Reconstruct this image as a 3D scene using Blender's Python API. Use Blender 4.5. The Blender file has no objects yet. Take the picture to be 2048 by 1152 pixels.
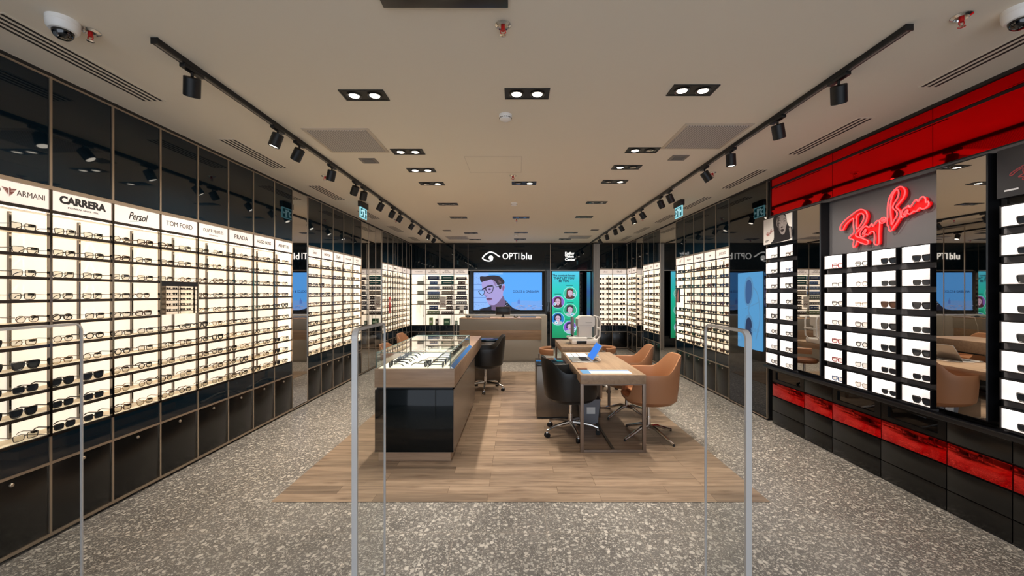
import bpy, bmesh, math, random
from mathutils import Vector, Matrix, Euler
R = math.radians
PI = math.pi
sc = bpy.context.scene
COL = sc.collection
random.seed(7)

# ------------------------------------------------------------------ camera
F = 800.0; VX, VY = 1033.0, 586.0; EYE = 1.56; H = 2.95
cd = bpy.data.cameras.new('camera'); cam = bpy.data.objects.new('camera', cd); COL.objects.link(cam)
cam.location = (0, 0, EYE); cam.rotation_euler = (R(90), 0, 0)
cd.sensor_width = 36; cd.lens = F / 2048 * 36
cd.shift_x = -(VX - 1024) / 2048; cd.shift_y = (VY - 576) / 2048
cd.clip_start = .03; cd.clip_end = 100
sc.camera = cam
# ------------------------------------------------------------------ world, exposure
w = bpy.data.worlds.new('world'); sc.world = w; w.use_nodes = True
w.node_tree.nodes['Background'].inputs[0].default_value = (.80, .88, 1.0, 1)
w.node_tree.nodes['Background'].inputs[1].default_value = 2.0
sc.view_settings.view_transform = 'Standard'; sc.view_settings.look = 'None'
sc.view_settings.exposure = 0.12; sc.view_settings.gamma = 1.0; sc.view_settings.use_curve_mapping = False
sc.cycles.max_bounces = 8; sc.cycles.diffuse_bounces = 6; sc.cycles.glossy_bounces = 5
sc.cycles.transparent_max_bounces = 24; sc.cycles.caustics_reflective = False; sc.cycles.caustics_refractive = False
sc.cycles.sample_clamp_indirect = 4.0
sc.cycles.use_denoising = True
K_DOWN = 58.0     # watts of one downlight lamp
K_TRACK = 44.0    # watts of one track spotlight
WARM = (1.0, .90, .77)

def spot(name, loc, direction, watts, angle, blend, color, parent=None, rad=.03):
    l = bpy.data.lights.new(name, 'SPOT'); l.energy = watts; l.spot_size = R(angle); l.spot_blend = blend
    l.color = color; l.shadow_soft_size = rad
    o = bpy.data.objects.new(name, l); COL.objects.link(o)
    o.location = loc; o.rotation_euler = Vector(direction).to_track_quat('-Z', 'Y').to_euler()
    if parent: o.parent = parent
    return o

# ------------------------------------------------------------------ materials
def lin(c):
    r = []
    for v in c[:3]:
        v = v / 255.0
        r.append(v / 12.92 if v <= .04045 else ((v + .055) / 1.055) ** 2.4)
    return (*r, 1)
def mat(name, c, rough=.5, metal=0.0, em=None, es=0.0, ior=1.5, spec=.5, coat=0.0):
    m = bpy.data.materials.new(name); m.use_nodes = True
    b = m.node_tree.nodes['Principled BSDF']
    b.inputs['Base Color'].default_value = lin(c); b.inputs['Roughness'].default_value = rough
    b.inputs['Metallic'].default_value = metal; b.inputs['IOR'].default_value = ior
    b.inputs['Specular IOR Level'].default_value = spec
    b.inputs['Coat Weight'].default_value = coat
    if em: b.inputs['Emission Color'].default_value = lin(em); b.inputs['Emission Strength'].default_value = es
    return m
def nodes(m):
    nt = m.node_tree; return nt, nt.nodes, nt.links, nt.nodes['Principled BSDF']
def N(nt, t, **kw):
    n = nt.nodes.new(t)
    for k, v in kw.items():
        if k in n.inputs.keys() if hasattr(n.inputs, 'keys') else False: n.inputs[k].default_value = v
        else: setattr(n, k, v)
    return n
def ramp(nt, stops, interp='LINEAR'):
    n = nt.nodes.new('ShaderNodeValToRGB'); n.color_ramp.interpolation = interp
    e = n.color_ramp.elements
    while len(e) < len(stops): e.new(.5)
    for i, (p, c) in enumerate(stops): e[i].position = p; e[i].color = c
    return n
def mixc(nt, a, b, fac):
    n = nt.nodes.new('ShaderNodeMix'); n.data_type = 'RGBA'
    for s, v in ((6, a), (7, b), (0, fac)):
        if hasattr(v, 'is_output'): nt.links.new(v, n.inputs[s])
        else: n.inputs[s].default_value = v
    return n.outputs[2]
def see_through(name, tint, rough=.02, refl_ior=1.45, opacity=0.0, face=(255, 255, 255)):
    m = bpy.data.materials.new(name); m.use_nodes = True; nt = m.node_tree; nt.nodes.clear()
    out = nt.nodes.new('ShaderNodeOutputMaterial'); tr = nt.nodes.new('ShaderNodeBsdfTransparent')
    gl = nt.nodes.new('ShaderNodeBsdfGlossy'); fr = nt.nodes.new('ShaderNodeLayerWeight'); mx = nt.nodes.new('ShaderNodeMixShader')
    tr.inputs[0].default_value = lin(tint); gl.inputs['Roughness'].default_value = rough; f0 = ((refl_ior - 1) / (refl_ior + 1)) ** 2
    fr.inputs[0].default_value = .5; pw = nt.nodes.new('ShaderNodeMath'); pw.operation = 'POWER'; pw.inputs[1].default_value = 5; nt.links.new(fr.outputs['Facing'], pw.inputs[0])
    ma = nt.nodes.new('ShaderNodeMath'); ma.operation = 'MULTIPLY_ADD'; ma.inputs[1].default_value = 1 - f0; ma.inputs[2].default_value = f0; nt.links.new(pw.outputs[0], ma.inputs[0])
    gl.inputs[0].default_value = (.9, .93, .95, 1)
    first = tr.outputs[0]
    if opacity:
        df = nt.nodes.new('ShaderNodeBsdfDiffuse'); df.inputs[0].default_value = lin(face)
        m2 = nt.nodes.new('ShaderNodeMixShader'); m2.inputs[0].default_value = opacity
        nt.links.new(tr.outputs[0], m2.inputs[1]); nt.links.new(df.outputs[0], m2.inputs[2]); first = m2.outputs[0]
    nt.links.new(ma.outputs[0], mx.inputs[0]); nt.links.new(first, mx.inputs[1]); nt.links.new(gl.outputs[0], mx.inputs[2])
    nt.links.new(mx.outputs[0], out.inputs[0]); return m

M = {}
M['ceiling'] = mat('ceiling_paint', (240, 230, 213), .9)
M['darkglass'] = mat('dark_glass', (12, 28, 38), .03)
M['doorglass'] = mat('dark_door', (16, 15, 14), .22)
M['smoke'] = mat('smoked_glass', (6, 8, 10), .015, ior=1.75)
M['mirror'] = mat('mirror', (215, 212, 208), .01, 1.0)
M['beige_metal'] = mat('bronze_trim', (184, 166, 146), .3, .75)
M['chrome_post'] = mat('dark_chrome', (128, 122, 115), .12, 1.0)
M['chrome'] = mat('chrome', (225, 223, 220), .2, 1.0)
M['alu'] = mat('aluminium', (168, 162, 154), .35, .7)
M['bronze_lip'] = mat('dark_bronze', (52, 44, 38), .35, .4)
M['black'] = mat('black_paint', (14, 14, 15), .45)
M['satin_black'] = mat('satin_black', (20, 20, 23), .3)
M['rubber'] = mat('rubber', (12, 12, 12), .6)
M['cream'] = mat('cream_shelf', (250, 238, 215), .5)
M['lit'] = mat('lit_panel', (250, 240, 222), .6, em=(255, 242, 226), es=.72)
M['lit_sign'] = mat('lit_sign', (180, 168, 158), .5, em=(255, 236, 222), es=.64)
M['led'] = mat('led_strip', (255, 250, 240), .5, em=(255, 240, 215), es=3.2)
M['lit_white'] = mat('lit_white', (245, 242, 240), .6, em=(255, 244, 238), es=.50)
M['led_white'] = mat('led_white', (255, 255, 255), .5, em=(255, 250, 246), es=1.6)
M['white_board'] = mat('white_board', (240, 236, 232), .5)
M['glow_side'] = mat('glow_side', (245, 242, 240), .5, em=(255, 244, 238), es=.22)  # cubby walls given a faint glow to even out their greyer sides
M['ink'] = mat('black_ink', (22, 19, 18), .6)
M['ink_grey'] = mat('grey_ink', (78, 68, 60), .6)
M['ink_brown'] = mat('brown_ink', (120, 60, 50), .6)
M['letter'] = mat('lit_letter', (255, 255, 255), .5, em=(255, 252, 246), es=1.15)
M['letter_side'] = mat('letter_side', (180, 180, 180), .5)
M['bulb'] = mat('lamp_face', (255, 255, 255), .4, em=(255, 244, 225), es=6.0)
M['bulb_dim'] = mat('reflector', (200, 196, 190), .2, .8)
M['red_glass'] = mat('red_glass', (255, 8, 14), .03, 1.0)
M['grey_board'] = mat('grey_board', (92, 91, 95), .5)
M['neon'] = mat('neon_tube', (255, 60, 60), .4, em=(255, 88, 92), es=1.05)
M['neon_fill'] = mat('neon_face', (140, 2, 8), .4, em=(255, 4, 14), es=.5)
M['white_plastic'] = mat('white_plastic', (250, 247, 242), .35)
M['grey_plastic'] = mat('grey_plastic', (140, 140, 145), .45)
M['silver'] = mat('silver_case', (180, 178, 176), .3, .7)
M['tan'] = mat('tan_leather', (174, 124, 88), .42)
M['tan_dark'] = mat('brown_leather', (122, 76, 48), .5)
M['black_leather'] = mat('black_leather', (24, 22, 20), .38)
M['metal_grey'] = mat('grey_lacquer', (112, 102, 92), .25, .5)
M['counter_grey'] = mat('grey_laminate', (174, 167, 156), .4)
M['frame_metal'] = mat('greige_metal', (140, 122, 108), .4, .35)
M['red_plastic'] = mat('red_plastic', (200, 30, 25), .35)
M['vent'] = mat('vent_grey', (125, 118, 112), .6)
M['vent_white'] = mat('vent_white', (205, 192, 174), .7)
M['slot'] = mat('slot_dark', (40, 34, 30), .8)
M['lens'] = see_through('clear_lens', (235, 235, 232), .02, 1.35)
M['case_glass'] = see_through('case_glass', (252, 254, 253), .01, 1.45)
M['glass_edge'] = mat('glass_edge', (110, 140, 135), .2)
M['acrylic'] = see_through('acrylic_sheet', (246, 248, 248), .03, 1.3)
M['acrylic_edge'] = see_through('acrylic_edge', (215, 213, 210), .12, 1.5, .70, (236, 232, 228))
M['dark_lens'] = mat('dark_lens', (38, 42, 48), .06)
M['brown_lens'] = mat('brown_lens', (74, 46, 32), .08)
for n_, c_ in (('fr_black', (22, 20, 20)), ('fr_brown', (70, 46, 32)), ('fr_gun', (58, 52, 48)), ('fr_red', (150, 30, 40)), ('fr_blue', (60, 90, 140)), ('fr_gold', (128, 98, 58))):
    M[n_] = mat(n_, c_, .3, .6 if n_ in ('fr_gun', 'fr_gold') else 0)
M['tag'] = mat('tag_plastic', (45, 40, 38), .5)

def terrazzo():
    m = mat('terrazzo', (120, 112, 103), .38); nt, ns, lk, b = nodes(m)
    tc = ns.new('ShaderNodeTexCoord'); no = ns.new('ShaderNodeTexNoise'); no.inputs['Scale'].default_value = 14
    no.inputs['Detail'].default_value = 2
    mp = ns.new('ShaderNodeVectorMath'); mp.operation = 'MULTIPLY_ADD'
    lk.new(tc.outputs['Object'], no.inputs['Vector'])
    sub = ns.new('ShaderNodeVectorMath'); sub.operation = 'SUBTRACT'; lk.new(no.outputs['Color'], sub.inputs[0]); sub.inputs[1].default_value = (.5, .5, .5)
    lk.new(sub.outputs[0], mp.inputs[0]); mp.inputs[1].default_value = (.045, .045, 0); lk.new(tc.outputs['Object'], mp.inputs[2])
    col = lin((124, 115, 105))
    cur = None
    bn = ns.new('ShaderNodeTexNoise'); bn.inputs['Scale'].default_value = 3.0; bn.inputs['Detail'].default_value = 8
    lk.new(tc.outputs['Object'], bn.inputs['Vector'])
    rb = ramp(nt, [(.3, lin((106, 102, 97))), (.7, lin((128, 123, 117)))]); lk.new(bn.outputs[0], rb.inputs[0]); cur = rb.outputs[0]
    for scale, thr, rad, ca, cb in ((120, .56, .36, (150, 144, 136), (186, 179, 168)), (64, .66, .40, (166, 160, 150), (202, 195, 184)), (34, .80, .40, (174, 168, 158), (214, 206, 194)), (70, .9, .34, (92, 87, 82), (104, 98, 92))):
        v = ns.new('ShaderNodeTexVoronoi'); v.voronoi_dimensions = '2D'; v.inputs['Scale'].default_value = scale
        v.inputs['Randomness'].default_value = 1
        lk.new(mp.outputs[0], v.inputs['Vector'])
        sep = ns.new('ShaderNodeSeparateColor'); lk.new(v.outputs['Color'], sep.inputs[0])
        a = ns.new('ShaderNodeMath'); a.operation = 'GREATER_THAN'; lk.new(sep.outputs[0], a.inputs[0]); a.inputs[1].default_value = thr
        d = ns.new('ShaderNodeMath'); d.operation = 'LESS_THAN'; lk.new(v.outputs['Distance'], d.inputs[0]); d.inputs[1].default_value = rad
        mu = ns.new('ShaderNodeMath'); mu.operation = 'MULTIPLY'; lk.new(a.outputs[0], mu.inputs[0]); lk.new(d.outputs[0], mu.inputs[1])
        cc = mixc(nt, lin(ca), lin(cb), sep.outputs[1])
        cur = mixc(nt, cur, cc, mu.outputs[0])
    # faint joints every 0.9 m
    br = ns.new('ShaderNodeTexBrick'); br.offset = 0; br.inputs['Color1'].default_value = (1, 1, 1, 1); br.inputs['Color2'].default_value = (1, 1, 1, 1)
    br.inputs['Mortar'].default_value = (0, 0, 0, 1); br.inputs['Scale'].default_value = 1; br.inputs['Mortar Size'].default_value = .0022
    br.inputs['Brick Width'].default_value = .6; br.inputs['Row Height'].default_value = 1.2
    mv = ns.new('ShaderNodeVectorMath'); mv.operation = 'ADD'; lk.new(tc.outputs['Object'], mv.inputs[0]); mv.inputs[1].default_value = (.40, 10.6, 0)
    lk.new(mv.outputs[0], br.inputs['Vector'])
    cur = mixc(nt, lin((160, 150, 138)), cur, br.outputs['Color'])
    lk.new(cur, b.inputs['Base Color']); return m
def wood(name, ca, cb, planks=False, axis='X', rough=.42, dark=.75):
    m = mat(name, ca, rough); nt, ns, lk, b = nodes(m)
    tc = ns.new('ShaderNodeTexCoord'); mp = ns.new('ShaderNodeMapping')
    mp.inputs['Scale'].default_value = {'X': (1.2, 16, 16), 'Y': (16, 1.2, 16)}[axis]
    src = tc.outputs['Object']
    if planks:
        br = ns.new('ShaderNodeTexBrick'); br.offset = .37; br.offset_frequency = 3; br.inputs['Scale'].default_value = 1
        br.inputs['Brick Width'].default_value = .86; br.inputs['Row Height'].default_value = .1215; br.inputs['Mortar Size'].default_value = .0013
        br.inputs['Color1'].default_value = (0, 0, 0, 1); br.inputs['Color2'].default_value = (1, 1, 1, 1); br.inputs['Mortar'].default_value = (.5, .5, .5, 1)
        mo = ns.new('ShaderNodeVectorMath'); mo.operation = 'ADD'; mo.inputs[1].default_value = (20, -2.98 + 24.3, 0)
        lk.new(tc.outputs['Object'], mo.inputs[0]); lk.new(mo.outputs[0], br.inputs['Vector'])
        ad = ns.new('ShaderNodeVectorMath'); ad.operation = 'MULTIPLY_ADD'; lk.new(br.outputs['Color'], ad.inputs[0]); ad.inputs[1].default_value = (5, 3, 0)
        lk.new(tc.outputs['Object'], ad.inputs[2]); src = ad.outputs[0]
    lk.new(src, mp.inputs['Vector'])
    no = ns.new('ShaderNodeTexNoise'); no.inputs['Scale'].default_value = 1.6; no.inputs['Detail'].default_value = 8; no.inputs['Roughness'].default_value = .6; no.inputs['Distortion'].default_value = .5
    lk.new(mp.outputs[0], no.inputs['Vector'])
    rp = ramp(nt, [(.30, lin(cb)), (.62, lin(ca))]); lk.new(no.outputs[0], rp.inputs[0]); cur = rp.outputs[0]
    if planks:
        sh = ramp(nt, [(0, (.68, .68, .68, 1)), (1, (1.14, 1.14, 1.14, 1))]); lk.new(br.outputs['Color'], sh.inputs[0])
        mm = ns.new('ShaderNodeMix'); mm.data_type = 'RGBA'; mm.blend_type = 'MULTIPLY'; mm.inputs[0].default_value = 1
        lk.new(cur, mm.inputs[6]); lk.new(sh.outputs[0], mm.inputs[7]); cur = mm.outputs[2]
        # knots
        v = ns.new('ShaderNodeTexVoronoi'); v.voronoi_dimensions = '2D'; v.inputs['Scale'].default_value = 1.0
        m3 = ns.new('ShaderNodeMapping'); m3.inputs['Scale'].default_value = (1.6, 5.5, 1); lk.new(tc.outputs['Object'], m3.inputs['Vector']); lk.new(m3.outputs[0], v.inputs['Vector'])
        kr = ramp(nt, [(0, (1, 1, 1, 1)), (.13, (0, 0, 0, 1))]); lk.new(v.outputs['Distance'], kr.inputs[0])
        kk = ns.new('ShaderNodeMath'); kk.operation = 'MULTIPLY'; kk.inputs[1].default_value = .55; lk.new(kr.outputs[0], kk.inputs[0])
        cur = mixc(nt, cur, lin((84, 62, 44)), kk.outputs[0])
        cur = mixc(nt, cur, lin((88, 68, 50)), br.outputs['Fac'])
    lk.new(cur, b.inputs['Base Color']); return m
M['terrazzo'] = terrazzo()
M['planks'] = wood('oak_planks', (166, 143, 120), (122, 101, 83), True)
M['oak'] = wood('oak_veneer', (170, 144, 118), (147, 122, 99), axis='Y')
M['oak_x'] = wood('oak_veneer_cross', (184, 154, 126), (160, 131, 106), axis='X')
def red_floor_reflection():  # red glass with the floor's reflection painted in as mottling
    m = mat('red_glass_drawer', (190, 8, 10), .05, 1.0); nt, ns, lk, b = nodes(m)
    no = ns.new('ShaderNodeTexNoise'); no.inputs['Scale'].default_value = 5; no.inputs['Detail'].default_value = 9; no.inputs['Distortion'].default_value = 1.5
    tc = ns.new('ShaderNodeTexCoord'); lk.new(tc.outputs['Object'], no.inputs['Vector'])
    rp = ramp(nt, [(.35, lin((225, 20, 24))), (.65, lin((255, 72, 64)))]); lk.new(no.outputs[0], rp.inputs[0]); lk.new(rp.outputs[0], b.inputs['Base Color']); return m
M['red_drawer'] = red_floor_reflection()
def gradient_z(name, stops, z0, z1, es):
    m = mat(name, (0, 0, 0), .3); nt, ns, lk, b = nodes(m)
    tc = ns.new('ShaderNodeTexCoord'); sp = ns.new('ShaderNodeSeparateXYZ'); mr = ns.new('ShaderNodeMapRange')
    mr.inputs[1].default_value = z0; mr.inputs[2].default_value = z1
    lk.new(tc.outputs['Object'], sp.inputs[0]); lk.new(sp.outputs[2], mr.inputs[0])
    rp = ramp(nt, [(p, lin(c)) for p, c in stops]); lk.new(mr.outputs[0], rp.inputs[0])
    lk.new(rp.outputs[0], b.inputs['Emission Color']); b.inputs['Emission Strength'].default_value = es; return m
_pm = {}
def glowc(c, es=1.0):
    k = (c, es)
    if k not in _pm: _pm[k] = mat('print_lit', (0, 0, 0), .35, em=c, es=es)
    return _pm[k]
def inkc(c):
    k = ('i', c)
    if k not in _pm: _pm[k] = mat('print_ink', c, .5)
    return _pm[k]

# ------------------------------------------------------------------ mesh builder
class MB:
    def __init__(s): s.v = []; s.f = []; s.m = []; s.mats = []
    def mi(s, m):
        if m not in s.mats: s.mats.append(m)
        return s.mats.index(m)
    def add(s, vs, fs, m):
        o = len(s.v); s.v += [tuple(v) for v in vs]; i = s.mi(m)
        for f in fs: s.f.append(tuple(o + k for k in f)); s.m.append(i)
        return s
    def box(s, x0, x1, y0, y1, z0, z1, m, bev=0.0):
        if bev > 0:
            bm = bmesh.new(); bmesh.ops.create_cube(bm, size=1)
            for v in bm.verts: v.co = Vector(((x0 + x1) / 2 + v.co.x * (x1 - x0), (y0 + y1) / 2 + v.co.y * (y1 - y0), (z0 + z1) / 2 + v.co.z * (z1 - z0)))
            bmesh.ops.bevel(bm, geom=bm.edges[:], offset=bev, segments=2, affect='EDGES', profile=.5)
            bm.verts.index_update(); vs = [v.co.copy() for v in bm.verts]; fs = [[v.index for v in f.verts] for f in bm.faces]; bm.free()
            return s.add(vs, fs, m)
        vs = [(x0, y0, z0), (x1, y0, z0), (x1, y1, z0), (x0, y1, z0), (x0, y0, z1), (x1, y0, z1), (x1, y1, z1), (x0, y1, z1)]
        return s.add(vs, [(0, 3, 2, 1), (4, 5, 6, 7), (0, 1, 5, 4), (1, 2, 6, 5), (2, 3, 7, 6), (3, 0, 4, 7)], m)
    def rings(s, rings, m, closed=True, cap0=True, cap1=True):
        n = len(rings[0]); vs = [p for r in rings for p in r]; fs = []
        for i in range(len(rings) - 1):
            for j in range(n if closed else n - 1):
                k = (j + 1) % n; fs.append((i * n + j, i * n + k, (i + 1) * n + k, (i + 1) * n + j))
        if cap0: fs.append(tuple(range(n))[::-1])
        if cap1: fs.append(tuple((len(rings) - 1) * n + j for j in range(n)))
        return s.add(vs, fs, m)
    def cyl(s, p0, p1, r0, r1, m, n=16, cap0=True, cap1=True):
        p0, p1 = Vector(p0), Vector(p1); q = (p1 - p0).to_track_quat('Z', 'Y')
        ring = lambda p, r: [p + q @ Vector((r * math.cos(2 * PI * i / n), r * math.sin(2 * PI * i / n), 0)) for i in range(n)]
        return s.rings([ring(p0, r0), ring(p1, r1)], m, True, cap0, cap1)
    def lathe(s, prof, m, c=(0, 0, 0), n=24, rot=None):
        q = rot or Matrix.Identity(3); c = Vector(c)
        return s.rings([[c + q @ Vector((r * math.cos(2 * PI * i / n), r * math.sin(2 * PI * i / n), z)) for i in range(n)] for r, z in prof], m, True, True, True)
    def tube(s, pts, r, m, n=6, closed=False, sx=1.0):
        pts = [Vector(p) for p in pts]; L = len(pts); rr = r if isinstance(r, (list, tuple)) else [r] * L
        rings = []; prev = None
        for i, p in enumerate(pts):
            a = pts[(i - 1) % L] if (closed or i > 0) else p; b = pts[(i + 1) % L] if (closed or i < L - 1) else p
            t = (b - a)
            if t.length < 1e-9: t = Vector((0, 0, 1))
            t.normalize()
            if prev is None:
                u = t.cross(Vector((0, 0, 1)))
                if u.length < .1: u = t.cross(Vector((0, 1, 0)))
            else: u = prev - t * prev.dot(t)
            u.normalize(); prev = u; v = t.cross(u)
            rings.append([p + (u * math.cos(2 * PI * k / n) * sx + v * math.sin(2 * PI * k / n)) * rr[i] for k in range(n)])
        if closed: rings.append(rings[0]); return s.rings(rings, m, True, False, False)
        return s.rings(rings, m)
    def slab(s, poly, y0, y1, m):      # outline in x,z extruded along y
        n = len(poly); vs = [(x, y0, z) for x, z in poly] + [(x, y1, z) for x, z in poly]
        fs = [tuple(range(n)), tuple(range(2 * n - 1, n - 1, -1))] + [(i, i + n, (i + 1) % n + n, (i + 1) % n) for i in range(n)]
        return s.add(vs, fs, m)
    def plate(s, poly, z0, z1, m):     # outline in x,y extruded along z
        n = len(poly); vs = [(x, y, z0) for x, y in poly] + [(x, y, z1) for x, y in poly]
        fs = [tuple(range(n))[::-1], tuple(range(n, 2 * n))] + [(i, (i + 1) % n, (i + 1) % n + n, i + n) for i in range(n)]
        return s.add(vs, fs, m)
    def mesh(s, name, smooth=True):
        me = bpy.data.meshes.new(name); me.from_pydata(s.v, [], s.f)
        for m in s.mats: me.materials.append(m)
        me.polygons.foreach_set('material_index', s.m)
        bm = bmesh.new(); bm.from_mesh(me); bmesh.ops.recalc_face_normals(bm, faces=bm.faces[:]); bm.to_mesh(me); bm.free()
        if smooth:
            me.polygons.foreach_set('use_smooth', [True] * len(me.polygons)); me.set_sharp_from_angle(angle=R(32))
        me.update(); return me
    def ob(s, name, parent=None, smooth=True): return link(name, s.mesh(name, smooth), parent)
def link(name, data, parent=None, loc=None, rz=None):
    o = bpy.data.objects.new(name, data); COL.objects.link(o)
    if parent: o.parent = parent
    if loc: o.location = loc
    if rz is not None: o.rotation_euler = (0, 0, rz)
    return o
_cache = {}
def part(name, key, fn, parent, loc=None):
    if key not in _cache: b = MB(); fn(b); _cache[key] = b.mesh(name)
    return link(name, _cache[key], parent, loc)
def tag(o, label, cat, group=None, kind=None):
    if label: o['label'] = label
    if cat: o['category'] = cat
    if group: o['group'] = group
    if kind: o['kind'] = kind
    return o
def thing(name, label, cat, loc=(0, 0, 0), rz=0, group=None):
    o = bpy.data.objects.new(name, None); COL.objects.link(o); o.empty_display_size = .05
    o.location = loc; o.rotation_euler = (0, 0, rz); return tag(o, label, cat, group)
def struct(name, b, smooth=False):
    o = b.ob(name, None, smooth); o['kind'] = 'structure'; return o
def clone(root, loc, rz=None, label=None, group=None):
    r = root.copy(); COL.objects.link(r); r.location = loc
    if rz is not None: r.rotation_euler = (0, 0, rz)
    if label: r['label'] = label
    if group: r['group'] = group
    for ch in root.children:
        c = ch.copy(); COL.objects.link(c); c.parent = r
        for g in ch.children:
            d = g.copy(); COL.objects.link(d); d.parent = c
    return r
ORD = ['first', 'second', 'third', 'fourth', 'fifth', 'sixth', 'seventh', 'eighth', 'ninth', 'tenth', 'eleventh', 'twelfth']
def smooth(pts, n=4, closed=True):
    P = [Vector((p[0], p[1], 0)) for p in pts]; L = len(P); out = []
    for i in range(L if closed else L - 1):
        a, b, c, d = (P[(i - 1) % L], P[i], P[(i + 1) % L], P[(i + 2) % L]) if closed else (P[max(i - 1, 0)], P[i], P[i + 1], P[min(i + 2, L - 1)])
        for k in range(n):
            t = k / n
            q = .5 * ((2 * b) + (c - a) * t + (2 * a - 5 * b + 4 * c - d) * t * t + (3 * b - a - 3 * c + d) * t ** 3)
            out.append((q.x, q.y))
    if not closed: out.append((P[-1].x, P[-1].y))
    return out
def text(s, size, m, parent, loc, name='lettering', xs=1.0, shear=0.0, bold=0.0, ext=.0006, align='CENTER', space=1.0, mirror=False):
    cu = bpy.data.curves.new(name, 'FONT'); cu.body = s; cu.size = size; cu.align_x = align; cu.align_y = 'CENTER'
    cu.shear = shear; cu.offset = bold; cu.extrude = ext; cu.space_character = space; cu.resolution_u = 3
    o = bpy.data.objects.new(name, cu); COL.objects.link(o)
    bpy.context.view_layer.update()
    me = bpy.data.meshes.new_from_object(o.evaluated_get(bpy.context.evaluated_depsgraph_get()))
    bpy.data.objects.remove(o); bpy.data.curves.remove(cu)
    me.transform(Matrix.Rotation(R(90), 4, 'X') @ Matrix.Diagonal((xs, 1, 1, 1))); me.materials.clear(); me.materials.append(m)
    me.name = name
    return link(name, me, parent, loc)
def ribbon(pts, wd):
    out = []; L = len(pts); l = []; r = []
    for i, p in enumerate(pts):
        a = pts[max(i - 1, 0)]; b = pts[min(i + 1, L - 1)]; dx, dy = b[0] - a[0], b[1] - a[1]; d = math.hypot(dx, dy) or 1
        l.append((p[0] - dy / d * wd / 2, p[1] + dx / d * wd / 2)); r.append((p[0] + dy / d * wd / 2, p[1] - dx / d * wd / 2))
    return l + r[::-1]
def art(name, parent, shapes, fx, y0=-.001, step=.0007):
    """flat printed shapes: list of (polygon, material); fx maps drawing units to local x,z"""
    b = MB()
    for i, (poly, m) in enumerate(shapes):
        pts = [fx(*p) for p in poly]; y = y0 - step * i
        b.add([(x, y, z) for x, z in pts], [tuple(range(len(pts)))], m)
    me = bpy.data.meshes.new(name); me.from_pydata(b.v, [], b.f)
    for m in b.mats: me.materials.append(m)
    me.polygons.foreach_set('material_index', b.m)
    bm = bmesh.new(); bm.from_mesh(me)
    bmesh.ops.triangulate(bm, faces=[f for f in bm.faces if len(f.verts) > 4]); bm.to_mesh(me); bm.free()
    return link(name, me, parent)
def disc(cx, cy, rx, ry=None, n=28): 
    ry = ry or rx
    return [(cx + rx * math.cos(2 * PI * i / n), cy + ry * math.sin(2 * PI * i / n)) for i in range(n)]

# ================================================================== SETTING
XL, XR, YB = -2.95, 3.07, 11.13
b = MB(); b.box(-3.6, 3.7, -2.2, 12.0, -.06, 0, M['terrazzo']); struct('floor', b)
b = MB(); b.box(-1.83, 1.89, 2.98, 7.95, .0005, .004, M['planks']); o = struct('trim_1', b)
b = MB(); b.box(-3.6, 3.7, -2.2, 12.0, H, H + .08, M['ceiling']); struct('ceiling', b)
b = MB(); b.box(XL - .30, XL - .20, -2.2, 12, 0, H, M['black']); struct('wall_left', b)
b = MB(); b.box(XR + .20, XR + .30, -2.2, 12, 0, H, M['black']); struct('wall_right', b)
b = MB(); b.box(XL - .2, XR + .2, YB + .55, YB + .65, 0, H, M['darkglass'])
struct('wall_back', b)
b = MB(); b.box(XL - .02, XL + .005, -2.2, 11.1, H - .022, H, M['slot']); struct('trim_2', b)
b = MB(); b.box(XR - .005, XR + .02, -2.2, 11.1, H - .022, H, M['slot']); struct('trim_3', b)
b = MB(); b.box(XL, XR, YB - .03, YB, H - .035, H, M['slot']); struct('trim_4', b)
# plain dark wall lining beside the entrance
b = MB(); b.box(XL - .19, XL, -2.2, 2.13, .0, H - .02, M['darkglass']); struct('trim_5', b)
b = MB(); b.box(XR, XR + .19, -2.2, 1.93, .0, H - .02, M['darkglass']); struct('trim_6', b)

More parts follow.
